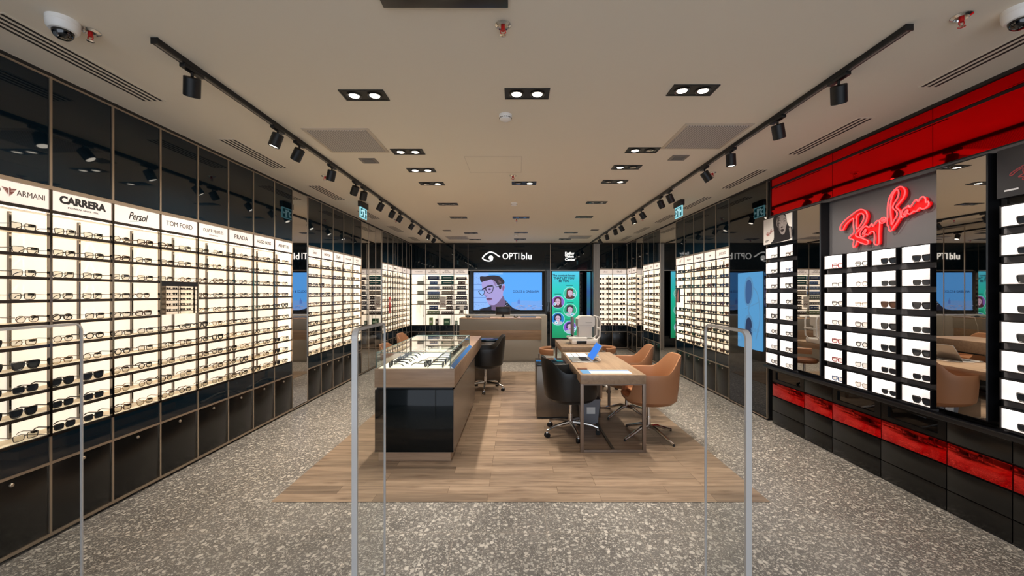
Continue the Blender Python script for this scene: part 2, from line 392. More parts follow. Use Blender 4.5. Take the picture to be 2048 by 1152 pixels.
# ================================================================== EYEWEAR
def rim_pts(kind, w2, h):
    if kind == 'round': return [(w2 * math.cos(a), h / 2 + h / 2 * math.sin(a)) for a in [2 * PI * i / 14 for i in range(14)]]
    if kind == 'rect': p = [(-w2, h * .25), (-w2, h * .8), (-w2 * .8, h), (w2 * .8, h), (w2, h * .8), (w2 * .95, h * .25), (w2 * .65, 0), (-w2 * .65, 0)]
    elif kind == 'way': p = [(-w2 * .92, h * .4), (-w2, h * .9), (-w2 * .7, h), (w2 * .8, h * 1.02), (w2, h * .88), (w2 * .88, h * .35), (w2 * .5, 0), (-w2 * .45, .0)]
    else: p = [(-w2, h * .55), (-w2 * .85, h * .95), (0, h), (w2 * .9, h), (w2, h * .6), (w2 * .7, h * .12), (0, 0), (-w2 * .75, h * .15)]
    return smooth(p, 2)
def glasses_parts(kind, fm, lm, wire, low=False):
    """returns list of (name, MB) in local space, facing -y, resting on z=0"""
    w2, h = (.0245, .040) if kind == 'round' else (.027, .036) if kind != 'way' else (.029, .043)
    r = .0021 if wire else .0034; cx = w2 + .0085
    f = MB(); lenses = []; temples = []
    for s in (-1, 1):
        pts = [(s * (cx + px * (1)) if s > 0 else -(cx + px), 0, pz + r) for px, pz in rim_pts(kind, w2, h)]
        f.tube(pts, r * (1.5 if kind == 'way' else 1), fm, 4 if low else 5, closed=True)
        l = MB(); n = len(pts)
        l.add([(p[0], .0005, p[2]) for p in pts] + [(p[0], -.0012, p[2]) for p in pts], [tuple(range(n)), tuple(range(2 * n - 1, n - 1, -1))], lm)
        lenses.append(l)
        xo = s * (cx + w2 + .002); zt = h * .82
        t = MB(); t.tube([(xo, 0, zt), (xo + s * .003, .02, zt), (xo, .095, zt + .001), (xo - s * .003, .118, zt - .008), (xo - s * .005, .135, zt - .024)], [r, r * 1.1, r * 1.1, r * 1.3, r * 1.2], fm, 4 if low else 5, sx=.7)
        temples.append(t)
    f.tube([(-.010, 0, h * .68), (-.005, -.002, h * .76), (.005, -.002, h * .76), (.010, 0, h * .68)], r * 1.1, fm, 5)
    tg = MB(); xo = cx + w2 + .003; tg.box(xo - .022, xo - .002, .006, .024, h * .66, h * .66 + .014, M['tag'])
    return f, lenses, temples, tg
_gp = {}
def glasses_meshes(kind, fm, lm, wire):
    k = (kind, fm, lm, wire)
    if k not in _gp:
        f, L, T, tg = glasses_parts(kind, M[fm], M[lm], wire)
        one = MB()
        for q in [f] + L + T + [tg]:
            for fc, mi in zip(q.f, q.m): one.add([q.v[i] for i in fc], [tuple(range(len(fc)))], q.mats[mi])
        _gp[k] = (f.mesh('frame'), [q.mesh('lens', False) for q in L], [q.mesh('temple') for q in T], tg.mesh('security_tag'), one.mesh('glasses'))
    return _gp[k]
def put_glasses(name, style, loc, rz, label, cat, group, full=True, withtag=True):
    f, L, T, tg, one = glasses_meshes(*style)
    if not full:
        o = link(name, one, None, loc, rz); return tag(o, label, cat, group)
    t = thing(name, label, cat, loc, rz, group)
    link('frame', f, t)
    for q in L: link('lens', q, t)
    for q in T: link('temple', q, t)
    if withtag: link('security_tag', tg, t)
    return t
CLEAR = [('rect', 'fr_black', 'lens', True), ('round', 'fr_brown', 'lens', True), ('oval', 'fr_black', 'lens', False), ('rect', 'fr_gun', 'lens', True), ('oval', 'fr_gold', 'lens', True), ('rect', 'fr_brown', 'lens', False), ('round', 'fr_black', 'lens', False), ('way', 'fr_black', 'lens', False)]
DARK = [('way', 'fr_black', 'dark_lens', False), ('rect', 'fr_black', 'dark_lens', False), ('way', 'fr_brown', 'brown_lens', False), ('oval', 'fr_gun', 'dark_lens', True), ('oval', 'fr_black', 'dark_lens', False)]
CW = {('rect', 'fr_black', False): 'black rectangular', ('rect', 'fr_black', True): 'thin black rectangular', ('round', 'fr_brown', True): 'thin brown round', ('oval', 'fr_black', False): 'black oval', ('rect', 'fr_gun', True): 'thin grey rectangular', ('oval', 'fr_gold', True): 'thin gold oval', ('rect', 'fr_brown', False): 'brown rectangular', ('round', 'fr_black', False): 'black round', ('way', 'fr_black', False): 'thick black', ('way', 'fr_brown', False): 'brown', ('oval', 'fr_gun', True): 'thin grey'}

# ================================================================== DISPLAY BAYS
PITCH = .39; ROWZ = [2.08 - .141 * k for k in range(1, 11)]
def b_upper(w):
    return lambda b: b.box(.004, w - .004, .0, .02, 2.242, H - .03, M['darkglass'])
def b_trim(w):
    def fn(b):
        m = M['beige_metal']
        b.box(-.007, .007, -.007, .018, 2.236, H - .022, m); b.box(0, w, -.006, .018, 2.214, 2.238, m); b.box(0, w, -.005, .018, H - .034, H - .022, m)
    return fn
def b_trim2(w):
    def fn(b):
        m = M['beige_metal']
        b.box(-.007, .007, -.006, .018, .03, .652, m); b.box(0, w, -.006, .018, .476, .492, m); b.box(0, w, -.006, .018, .022, .042, m)
    return fn
def b_post(b): b.box(-.0075, .0075, -.008, .012, .655, 2.214, M['chrome_post'])
def b_carc(w):
    def fn(b):
        b.box(0, w, .172, .192, 0, H - .03, M['black']); b.box(0, w, .02, .172, 2.072, 2.084, M['white_board'])
        b.box(0, w, .0, .172, .650, .662, M['satin_black']); b.box(.0, w, .0, .016, 2.068, 2.087, M['bronze_lip'])
    return fn
def b_shelf(w):
    def fn(b):
        b.box(.008, w - .008, .012, .168, -.006, 0, M['cream']); b.box(.008, w - .008, 0, .012, -.016, .003, M['bronze_lip'])
    return fn
def bay(wall, u, sign, label, rows=ROWZ, w=PITCH, skip=(), sgn_m='ink', ends=''):
    loc, rz = place(wall, u); t = thing('display_bay', label, 'display cabinet', loc, rz)
    part('carcass', ('carc', w), b_carc(w), t)
    part('upper_panel', ('up', w), b_upper(w), t)
    part('upper_trim', ('trim', w), b_trim(w), t)
    part('lower_trim', ('trim2', w), b_trim2(w), t)
    part('post', 'post', b_post, t)
    part('light_panel', ('lp', w), lambda b: b.box(.0, w, .166, .172, .662, 2.072, M['lit']), t)
    for e_ in ends:
        a_ = .001 if e_ == 'a' else w - .005
        part('side_panel', ('side', w, e_), lambda b: b.box(a_, a_ + .004, .012, .166, .662, 2.072, M['lit']), t)
    part('bracket_rail', 'rail', lambda b: b.box(.304, .316, .150, .166, .67, 2.06, M['chrome_post']), t)
    sp = part('sign_panel', ('sp', w), lambda b: b.box(.006, w - .006, .0, .012, 2.088, 2.212, M['lit_sign']), t)
    for s in sign:
        text(s[0], s[1], M[s[5] if len(s) > 5 else sgn_m], sp, (w / 2, -.0012, 2.15 + s[2]), xs=s[3] if len(s) > 3 else 1, bold=s[4] if len(s) > 4 else 0, shear=s[6] if len(s) > 6 else 0)
    for k, z in enumerate(rows):
        if k in skip: continue
        if z < .68: z = .664
        s = part('shelf', ('sh', w), b_shelf(w), t, (0, 0, z))
        if k < len(rows) - 1: part('led_strip', ('led', w), lambda b: b.box(.01, w - .01, .013, .020, -.013, -.0065, M['led']), s)
    part('led_strip', ('ledt', w), lambda b: b.box(.01, w - .01, .018, .026, 2.063, 2.071, M['led']), t)
    part('fascia', ('fa', w), lambda b: b.box(.007, w - .007, .0, .02, .494, .650, M['darkglass']), t)
    d = part('door', ('do', w), lambda b: b.box(.009, w - .009, .0, .02, .044, .474, M['doorglass'], .002), t)
    part('knob', ('kn', w), lambda b: b.lathe([(.011, 0), (.011, .006), (.008, .009)], M['beige_metal'], (w * .5, 0, .438), 16, Matrix.Rotation(R(90), 3, 'X')), d)
    part('plinth', ('pl', w), lambda b: b.box(0, w, .03, .05, 0, .024, M['black']), t)
    return t, sp
def place(wall, u, z=0.0, dx=0.0, dy=0.0):
    """wall frame: u = start along the room (Y, or X on the back wall); dx along the wall, dy into it"""
    if wall == 'L': return (XL - dy, u + dx, z), R(90)
    if wall == 'R': return (XR + dy, u - dx, z), R(-90)
    return (u + dx, YB + dy, z), 0.0
def fill_bay(wall, u, styles, where, full, rows=ROWZ, w=PITCH, skip=(), tagged=True):
    for k, z in enumerate(rows):
        if k in skip: continue
        if z < .68: z = .6645
        for j in (0, 1):
            st = styles(k, j)
            dark = 'lens' != st[2]
            nm = 'sunglasses' if dark else 'eyeglasses'
            loc, rz = place(wall, u, z + .0035, .105 + .185 * j + random.uniform(-.012, .012), .030 + random.uniform(0, .008))
            wrd = CW[(st[0], st[1], st[3])] + ('' if dark else '')
            side = 'left' if j == 0 else 'right'
            lab = f'{wrd} {nm}, {side} pair, {ORD[k]} shelf down, {where}'
            put_glasses(nm, st, loc, rz + random.uniform(-.06, .06), lab, nm, f'{nm} in the {where}', full, tagged)

Y0 = 2.14
signsA = [
 [],
 [('CARRERA', .066, .014, 1.0, .0035), ('EYEWEAR SINCE 1956', .016, -.031, 1.25)],
 [('Persol', .082, 0, .72, .0012, 'ink', .35)],
 [('TOM FORD', .056, 0, .95, 0)],
 [('OLIVER PEOPLES', .044, .008, .80, 0), ('LOS ANGELES', .013, -.032, 1.4, 0, 'ink_grey')],
 [('PRADA', .062, 0, 1.05, .0004)],
 [('HUGO BOSS', .048, 0, .95, .0009)],
 [('ARNETTE', .050, 0, 1.05, .0006)],
]
def stA(i):
    def f(k, j):
        if i in (0, 1) and k in (6 + (i if j == 0 else 0) , 7, 8) and not (i == 1 and k < 7): return DARK[(k + j * 2 + i) % 2]
        if i == 2 and j == 0 and k == 9: return CLEAR[5]
        if i == 1 and k == 9: return DARK[1]
        if i == 7 and j == 0 and k >= 7: return DARK[k % 2]
        if i in (0, 1) and k < 3: return CLEAR[(k + j) % 2 * 3]
        return CLEAR[(k * 3 + j * 5 + i * 2) % 8 if k > 3 else (0, 3, 1, 5)[(k + j + i) % 4]]
    return f
for i in range(8):
    t, sp = bay('L', Y0 + PITCH * i, signsA[i], f'lit eyewear bay, {ORD[i]} from the front in the long left display', skip=(4,) if i == 3 else (), ends='b' if i == 7 else '')
    if i == 0:   # eagle emblem between the two words
        text('EMPORIO', .048, M['ink_grey'], sp, (.148, -.0012, 2.15), xs=.80, align='RIGHT'); text('ARMANI', .048, M['ink_grey'], sp, (.220, -.0012, 2.15), xs=.80, align='LEFT')
        wing = []
        sh = []
        for s in (-1, 1):
            for q in range(4): sh.append(([(s * .004, .018 - q * .009), (s * (.034 - q * .006), .022 - q * .009), (s * (.030 - q * .006), .015 - q * .009), (s * .004, .010 - q * .009)], M['ink_brown']))
        sh.append(([(-.004, .02), (0, .028), (.004, .02), (.003, -.022), (0, -.028), (-.003, -.022)], M['ink_brown']))
        art('emblem', sp, sh, lambda x, z: (.1845 + x, 2.150 + z))
    if i == 2: art('underline', sp, [(ribbon([(.13, 2.108), (.19, 2.118), (.25, 2.135)], .004), M['ink'])], lambda x, z: (x, z))
    fill_bay('L', Y0 + PITCH * i, stA(i), f'{ORD[i]} bay on the left', True, skip=(3, 4) if i == 3 else ())
signsB = [[('Seen', .066, 0, .9, 0, 'ink', .3)], [('UNOFFICIAL', .050, 0, .75, .0005, 'ink_grey')], [('DbyD', .066, 0, .9, .0004)], [('MICHAEL KORS', .036, 0, .85, 0)], [('In Style', .045, .012, .9, 0, 'ink_grey', .3), ('EYEWEAR', .02, -.03, 1.3, 0, 'ink_grey')]]
YBB = Y0 + PITCH * 9
for i in range(5):
    bay('L', YBB + PITCH * i, signsB[i], f'lit eyewear bay between the mirrors on the left, {ORD[i]} from the front', ends='a' if i == 0 else 'b' if i == 4 else '')
    fill_bay('L', YBB + PITCH * i, lambda k, j, i=i: CLEAR[(k * 3 + j * 5 + i) % 8], f'{ORD[i]} bay between left mirrors', False)
YC = Y0 + PITCH * 17
signsC = [[('Fossil', .05, 0, .9, 0, 'ink_grey', .3)], [('TOD', .06, 0, 1, 0, 'ink_grey')], [('HEX', .06, 0, 1, .002)], [('Julius', .045, 0, 1, 0)], [('Miki Ninn', .04, 0, 1, 0, 'ink_grey')], [('C-line', .04, 0, 1, 0, 'ink_grey')]]
signsC = [[('Seen', .05, 0, .9, 0, 'ink_grey', .3)], [('DbyD', .06, 0, 1, 0, 'ink_grey')], [('UNOFFICIAL', .05, 0, .75, .002)], [('Seen', .045, 0, 1, 0)], [('DbyD', .045, 0, 1, 0, 'ink_grey')], []]
for i in range(6): bay('L', YC + PITCH * i, signsC[i], f'narrow-looking lit eyewear bay near back left corner, {ORD[i]} after the mirrors', ends='a' if i == 0 else 'b' if i == 5 else '')
# right wall: five bays near, three and two at the back
YR = 7.70
signsR = [[('of', .09, 0, .9, 0, 'ink_brown', .4)], [('MAUI JIM', .032, 0, 1.2, 0, 'ink_grey')], [('Polaroid', .062, 0, .9, .0008)], [('LOVE', .032, 0, 1, 0, 'ink_grey'), ], [('JOE DESI', .052, 0, 1, 0, 'ink_grey')]]
for i in range(5):
    t, sp = bay('R', YR - .386 * i, signsR[i], f'lit sunglasses bay on the right, {ORD[4 - i]} from the near end', w=.386, skip=(4,) if i == 0 else (), ends='a' if i == 0 else 'b' if i == 4 else '')
    if i == 2: art('underline', sp, [(ribbon([(.21, 2.108), (.27, 2.112), (.33, 2.118)], .004), M['ink'])], lambda x, z: (x, z))
    if i == 3: art('emblem', sp, [([(.187, 2.165), (.213, 2.165), (.200, 2.135)], M['ink'])], lambda x, z: (x, z))
    fill_bay('R', YR - .386 * i, lambda k, j, i=i: DARK[(k * 2 + j * 3 + i) % 5], f'{ORD[4 - i]} bay from near end, right wall', False, skip=(3, 4) if i == 0 else (), w=.386)
for i in range(3): bay('R', 9.70 - .383 * i, [[('Vogue', .05, 0, 1, 0, 'ink_grey')], [('GUESS', .05, 0, 1, 0, 'ink_grey')], [('DIESEL', .05, 0, 1, 0, 'ink_grey')]][i], f'lit sunglasses bay far down the right wall, {ORD[2 - i]} behind the mirror', w=.383, ends='a' if i == 0 else 'b' if i == 2 else '')
for i in range(2): bay('R', 11.10 - .44 * i, [[('Seen', .05, 0, 1, 0, 'ink_grey')], [('DbyD', .05, 0, 1, 0, 'ink_grey')]][i], f'lit sunglasses bay in the back right corner, {["corner one", "one nearer the camera"][i]}', w=.44, ends='a' if i == 0 else 'b')
for i in range(2):
    bay('B', 2.28 + .392 * i, [[('Seen', .06, 0, 1, 0, 'ink', .3)], [('DbyD', .066, 0, .95, .0004)]][i], f'lit eyewear bay on the back wall right of the doorway, {["left", "right"][i]} one', w=.392, ends='a' if i == 0 else 'b')
# far glasses nobody can tell apart: one object per kind
def far_glasses(name, label, cat, spots, styles):
    b = MB()
    protos = [glasses_meshes(*s)[4] for s in styles]
    for i, (loc, rz) in enumerate(spots):
        me = protos[(i * 7 + i // 3) % len(protos)]; T = Matrix.Translation(loc) @ Matrix.Rotation(rz, 4, 'Z')
        vs = [T @ v.co for v in me.vertices]; by = {}
        o = len(b.v); b.v += [tuple(v) for v in vs]
        for p in me.polygons: b.f.append(tuple(o + q for q in p.vertices)); b.m.append(b.mi(me.materials[p.material_index]))
    me = bpy.data.meshes.new(name); me.from_pydata(b.v, [], b.f)
    for m in b.mats: me.materials.append(m)
    me.polygons.foreach_set('material_index', b.m); me.update()
    o = link(name, me); tag(o, label, cat, None, 'stuff'); return o
sp1 = [place('L', YC + PITCH * i, (z if z > .68 else .6645) + .0035, .105 + .185 * j, .035) for i in range(6) for z in ROWZ for j in (0, 1)]
far_glasses('eyeglasses', 'rows of tiny eyeglasses on the lit shelves near the back left corner', 'eyeglasses', sp1, CLEAR)
sp2 = [place('R', 9.70 - .383 * i, (z if z > .68 else .6645) + .0035, .105 + .185 * j, .035) for i in range(3) for z in ROWZ for j in (0, 1)]
sp2 += [place('R', 11.10 - .44 * i, (z if z > .68 else .6645) + .0035, .115 + .2 * j, .035) for i in range(2) for z in ROWZ for j in (0, 1)]
sp2 += [place('B', 2.28 + .392 * i, (z if z > .68 else .6645) + .0035, .105 + .185 * j, .035) for i in range(2) for z in ROWZ for j in (0, 1)]
far_glasses('sunglasses', 'rows of small dark sunglasses on the lit shelves in the back right corner', 'sunglasses', sp2, DARK)

# mirrors between the bays
def wall_mirror(wall, u, w, n, label, m='mirror', cat='mirror', name='wall_mirror'):
    loc, rz = place(wall, u); t = thing(name, label, cat, loc, rz)
    pw = w / n
    for i in range(n):
        b = MB(); b.box(i * pw + .006, (i + 1) * pw - .004, .0, .012, .04, H - .03, M[m]); b.ob('glass_panel' if m != 'mirror' else 'mirror_panel', t)
    for i in range(n + 1): b = MB(); b.box(i * pw - .006 if i < n else w - .004, i * pw + .006 if i < n else w + .006, -.006, .012, .03, H - .022, M['beige_metal']); b.ob('metal_trim', t)
    b = MB(); b.box(0, w, -.006, .012, .018, .03, M['beige_metal']); b.ob('metal_trim', t)
    b = MB(); b.box(0, w, .014, .19, 0, H - .03, M['black']); b.ob('backing', t); return t
wall_mirror('L', Y0 + PITCH * 8, PITCH, 1, 'tall narrow floor-to-ceiling mirror after the last bay of the long left display')
wall_mirror('L', Y0 + PITCH * 14, PITCH * 3, 3, 'wide floor-to-ceiling mirror in three panels far down the left wall')
wall_mirror('R', 8.55, .85, 1, 'floor-to-ceiling mirror on the right wall showing the green poster')
wall_mirror('R', 10.22, .52, 1, 'narrow far mirror on the right wall near the back corner')
tS = wall_mirror('R', 5.77, .87, 1, 'smoked black glass wall panel beside the red branded section', 'smoke', 'glass panel', 'dark_glass_panel')

# small mirror set in the fourth bay
loc, rz = place('L', Y0 + PITCH * 3, 1.378); t = thing('shelf_mirror', 'small square mirror with black top rail set in the fourth bay on the left', 'mirror', loc, rz)
b = MB(); b.box(.012, PITCH - .012, -.004, .006, .0, .24, M['mirror']); b.ob('mirror_panel', t)
b = MB(); b.box(.010, PITCH - .010, -.006, .01, .24, .276, M['satin_black']); b.box(.010, PITCH - .010, .006, .012, 0, .24, M['satin_black']); b.ob('frame', t)
# small posters standing on shelves
loc, rz = place('L', YC + PITCH * 1, ROWZ[6] + .004, .06, .01); t = thing('shelf_card', 'small tall red card standing among eyeglasses near the back left corner', 'sign', loc, rz)
b = MB(); b.box(0, .13, -.02, -.014, 0, .37, M['red_plastic']); b.ob('card', t)
art('picture', t, [(disc(.065, .27, .04), inkc((230, 190, 180))), ([(.02, .05), (.11, .05), (.11, .15), (.02, .15)], inkc((150, 10, 20)))], lambda x, z: (x, z), y0=-.0215)
loc, rz = place('R', YR, ROWZ[4] + .004, .03, .01); t = thing('shelf_card', 'dark picture card with pink figure standing in the farthest lit bay right', 'sign', loc, rz)
b = MB(); b.box(0, .19, -.02, -.014, 0, .27, M['satin_black']); b.ob('card', t)
art('picture', t, [(smooth([(.05, .02), (.04, .12), (.08, .2), (.10, .25), (.13, .2), (.14, .1), (.12, .02)]), inkc((150, 100, 95)))], lambda x, z: (x, z), y0=-.0215)

# ================================================================== BACK WALL
def bay_back(i, sign, rows, label):
    return bay('B', XL + .03 + .393 * i, sign, label, rows=rows, w=.393, ends='a' if i == 0 else 'b' if i == 3 else '')
rowsP = [2.08 - .139 * k for k in range(1, 9)] + [.664]
LDC = [('LENTILE', .034, .022, 1.1, .0006, 'ink_grey'), ('DE CONTACT', .034, -.022, 1.1, .0006, 'ink_grey')]
bay_back(0, [('ACCESORII', .034, 0, 1.2, .0006, 'ink_grey')], [1.80, 1.525, 1.245, .664], 'lit accessories bay on the back wall in the left corner')
for i in (1, 2, 3): bay_back(i, LDC, rowsP, f'lit contact lens bay on the back wall, {ORD[i - 1]} right of the accessories bay')
def product(x, z, w, h, c, label, group, n=1, gap=.004, band=(225, 228, 230), name='lens_box', cat='box'):
    me = None; first = None
    for k in range(n):
        if me is None:
            b = MB(); b.box(0, w, 0, .09, 0, h, inkc(c)); b.box(w * .15, w * .85, -.0008, 0, h * .3, h * .62, inkc(band)); me = b.mesh(name, False)
        loc, rz = place('B', x + k * (w + gap), z + .0035, 0, .035)
        o = link(name, me, None, loc, rz); tag(o, label, cat, group)
X0 = XL + .03
blu = (40, 70, 130); teal = (20, 100, 100); slate = (60, 70, 95); lb = (60, 110, 180); gr = (105, 130, 95); pl = (92, 78, 84); nv = (28, 30, 60); br = (66, 48, 46)
plan = {1: [(0, 1, .30, .085, blu), (1, 3, .065, .075, lb), (2, 9, .030, .078, lb), (3, 9, .032, .072, lb), (4, 6, .050, .105, (105, 125, 120)), (5, 5, .06, .05, pl), (6, 3, .075, .095, blu), (7, 9, .034, .090, gr)],
        2: [(0, 1, .33, .095, teal), (1, 1, .33, .090, teal), (2, 6, .045, .08, (70, 75, 80)), (3, 7, .042, .088, (160, 150, 138)), (4, 3, .05, .085, br), (5, 3, .05, .095, br), (6, 3, .055, .085, br), (7, 7, .044, .080, br)],
        3: [(0, 1, .28, .06, (100, 88, 96)), (1, 2, .09, .08, (110, 92, 88)), (2, 5, .046, .09, nv), (3, 5, .046, .075, nv), (4, 6, .046, .085, nv), (5, 6, .045, .08, nv), (6, 1, .33, .10, (90, 92, 100)), (7, 1, .13, .07, (80, 72, 66))]}
cn = {blu: 'dark blue', lb: 'bright blue', teal: 'teal', gr: 'green', pl: 'mauve', nv: 'navy', br: 'brown', (105, 125, 120): 'grey-green', (70, 75, 80): 'dark grey', (160, 150, 138): 'pale beige', (100, 88, 96): 'greyish purple', (110, 92, 88): 'pinkish brown', (90, 92, 100): 'grey striped', (80, 72, 66): 'dark brown'}
for i, rows_ in plan.items():
    for k, n, w, h, c in rows_:
        tot = n * (w + .004); x = X0 + .393 * i + (.393 - tot) / 2 + (.06 if (i == 2 and k in (4, 5, 6)) else .01)
        product(x, rowsP[k], w, h, c, f'{cn[c]} product box{"es" if 0 else ""} on shelf {ORD[k]} down, {ORD[i - 1]} contact lens bay', f'{cn[c]} boxes, {ORD[k]} shelf of {ORD[i - 1]} contact lens bay', n)
product(X0 + .393 + .09, .664, .09, .20, (130, 165, 110), 'taller pale green box standing at the bottom of first contact lens bay', None, 1)
product(X0 + .393 + .26, .664, .08, .17, (95, 90, 85), 'grey box beside the tall green box in first contact lens bay', None, 1)
product(X0 + .786 + .10, .664, .17, .18, (50, 100, 70), 'wide dark green box at the bottom of second contact lens bay', None, 1, band=(180, 215, 190))
product(X0 + 1.179 + .02, .664, .07, .12, (120, 150, 140), 'pale green box at the bottom of third contact lens bay', None, 1)
for k, z in enumerate((1.80, 1.525, 1.245)):
    product(X0 + .15, z, .034, .09, (150, 160, 155), f'pale grey accessory pack, {ORD[k]} shelf of the accessories bay', f'accessory packs on {ORD[k]} accessories shelf', 5, .003, name='accessory_pack', cat='pack')
for k, (dx, l) in enumerate(((.13, .30), (.16, .24), (.20, .36), (.23, .28))):
    b = MB(); x = X0 + dx
    b.tube([(x, YB + .05, 1.225), (x + .012, YB + .05, 1.225 - l * .5), (x, YB + .05, 1.225 - l), (x - .012, YB + .05, 1.225 - l * .5), (x, YB + .05, 1.225)], .002, M['fr_gold'], 4); o = b.ob('glasses_cord')
    tag(o, f'thin beige spectacle cord hanging in the accessories bay, {ORD[k]} from the left', 'cord', 'spectacle cords in the accessories bay')
b = MB(); x = X0 + .31; b.tube([(x - .045, YB + .05, 1.225), (x, YB + .05, .93), (x + .045, YB + .05, 1.225)], .002, M['fr_black'], 4)
b.tube([(x + .016 * math.cos(a), YB + .05, .915 + .016 * math.sin(a)) for a in [2 * PI * i / 10 for i in range(10)]], .003, M['fr_black'], 4, True)
tag(b.ob('lanyard'), 'black lanyard with small ring hanging in the accessories bay', 'lanyard')
# paper signs in front of bays
loc, rz = place('B', X0 + .80, 1.16, 0, -.03); t = thing('paper_sign', 'white printed card hanging in front of second contact lens bay', 'sign', loc, rz)
b = MB(); b.box(0, .16, 0, .004, 0, .30, M['white_board']); b.ob('card', t)
art('print', t, [([(.02, .15), (.14, .15), (.14, .16), (.02, .16)], M['ink_grey'])] + [(disc(.03 + .025 * q, .08 + .02 * (q % 2), .014), inkc((120, 60, 60))) for q in range(5)], lambda x, z: (x, z))
loc, rz = place('B', X0 + 1.34, .95, 0, -.03); t = thing('paper_sign', 'small white card with black square hanging above the counter end', 'sign', loc, rz)
b = MB(); b.box(0, .12, 0, .004, 0, .24, M['white_board']); b.ob('card', t)
art('print', t, [([(.025, .06), (.095, .06), (.095, .13), (.025, .13)], M['ink_grey'])], lambda x, z: (x, z))

# header panels, pilaster, doorway recess
b = MB(); b.box(-1.345, .80, YB, YB + .03, 2.20, H - .03, M['darkglass']); b.box(-1.345, .80, YB - .006, YB + .02, 2.178, 2.20, M['beige_metal'])
hp = b.ob('header_panel'); tag(hp, 'wide dark glass header panel carrying the white eye logo above the screen', 'wall panel')
b = MB(); b.box(-1.352, -1.346, YB - .007, YB + .02, .0, H - .04, M['beige_metal']); tag(b.ob('metal_strip'), 'thin metal strip between the contact lens shelves and the big screen', 'trim')
t = thing('logo_sign', 'white lit eye symbol and shop name on the dark header above the big screen', 'sign', (-.215, YB, 2.45))
eye = smooth([(-.735, .075), (-.66, .17), (-.55, .235), (-.47, .24), (-.38, .205), (-.30, .145), (-.245, .115)], 5, False)
lowr = smooth([(-.735, .075), (-.66, .025), (-.58, .0), (-.50, .005), (-.445, .05)], 5, False)
b = MB(); 
for pl_, wd in ((eye, .030), (lowr, .030)): b.slab(ribbon([(p[0], p[1]) for p in pl_], wd), -.03, -.008, M['letter'])
b.slab(disc(-.495, .090, .062), -.03, -.008, M['letter']); b.ob('eye_symbol', t)
text('OPTI', .255, M['letter'], t, (-.185, -.012, .125), 'letters', xs=.88, bold=-.001, align='LEFT', ext=.006)
text('blu', .255, M['letter'], t, (.342, -.012, .125), 'letters', xs=.92, bold=.0032, space=1.08, align='LEFT', ext=.006)
b = MB(); b.box(.81, .935, YB - .01, YB + .03, 0, H - .03, M['darkglass']); tag(b.ob('wall_pilaster'), 'narrow dark glass strip between the big screen and the green poster', 'wall panel')
b = MB(); b.box(.945, 2.10, YB, YB + .03, 2.20, H - .03, M['darkglass']); b.box(.94, 2.10, YB - .006, YB + .02, 2.178, 2.20, M['alu']); b.box(.934, .946, YB - .006, YB + .02, 0, H - .03, M['beige_metal'])
tag(b.ob('header_panel'), 'dark glass header panel above the doorway with the green poster', 'wall panel')
t = thing('lettering_sign', 'white lit three-line lettering on the header above the green poster', 'sign', (1.345, YB, 2.46))
for k, s in enumerate(('Essilor', 'Vision', 'Center')): text(s, .100, M['letter'], t, (0, -.012, .20 - .084 * k), 'letters', bold=.0022, align='LEFT', ext=.006)
b = MB(); b.box(2.105, 2.275, 10.93, YB + .05, 0, H - .036, M['alu'])
for k in range(5): b.box(2.118 + k * .033, 2.124 + k * .033, 10.925, 10.931, 0, H - .036, M['vent'])
tag(b.ob('door_pillar'), 'full-height ribbed grey metal pillar right of the doorway', 'pillar')
b = MB(); b.box(.80, 1.0, YB + .05, YB + .5, 0, H, M['satin_black']); struct('trim_7', b)
b = MB(); b.box(2.11, 2.26, YB + .07, YB + .5, 0, H, M['satin_black']); struct('trim_8', b)
# green poster
t = thing('glow_panel', 'tall backlit green poster about contact lenses with five round portraits', 'poster', (1.36, YB + .17, .29))
b = MB(); b.box(-.43, .43, .012, .07, -.02, 1.90, M['satin_black']); b.ob('frame', t)
b = MB(); b.box(-.415, .415, 0, .012, 0, 1.88, gradient_z('poster_green', [(0, (18, 150, 96)), (.35, (10, 190, 140)), (.62, (0, 216, 186)), (.85, (50, 210, 220)), (1, (90, 215, 250))], 0, 1.88, .85)); b.ob('poster', t)
pf = lambda x, y: (-.415 + (x - 78) / 395 * .83, (1000 - y) / 910 * 1.88)
ps = []
def portrait(cx, cy, bg, hair, long):
    ps.append((disc(cx, cy, 90), glowc((170, 235, 235), .9))); ps.append((disc(cx, cy, 82), glowc(bg, .8)))
    ps.append((smooth([(cx - 60, cy + 55), (cx - 35, cy + 35), (cx + 40, cy + 35), (cx + 62, cy + 50), (cx + 40, cy + 74), (cx - 40, cy + 74)]), glowc((190, 200, 215) if not long else (60, 70, 90), .8)))
    hh = 65 if long else 15
    ps.append((smooth([(cx - 48, cy - 10), (cx - 40, cy - 55), (cx, cy - 70), (cx + 40, cy - 55), (cx + 46, cy), (cx + 44, cy + hh), (cx + 20, cy + hh), (cx - 20, cy + hh), (cx - 50, cy + hh)]), glowc(hair, .7)))
    ps.append((smooth([(cx - 30, cy - 30), (cx, cy - 45), (cx + 30, cy - 28), (cx + 30, cy + 10), (cx + 2, cy + 48), (cx - 28, cy + 12)]), glowc((225, 190, 215), .8)))
    for s in (-1, 1): ps.append((disc(cx + s * 14, cy - 10, 5, 4, 8), glowc((50, 40, 60), .6)))
    ps.append((disc(cx + 2, cy + 22, 9, 4, 10), glowc((190, 70, 100), .7)))
portrait(348, 392, (60, 205, 170), (110, 50, 45), True); portrait(185, 508, (150, 110, 215), (95, 30, 50), True)
portrait(348, 620, (30, 180, 130), (60, 40, 60), False); portrait(185, 740, (30, 140, 220), (30, 30, 60), False); portrait(345, 855, (140, 90, 215), (50, 40, 90), False)
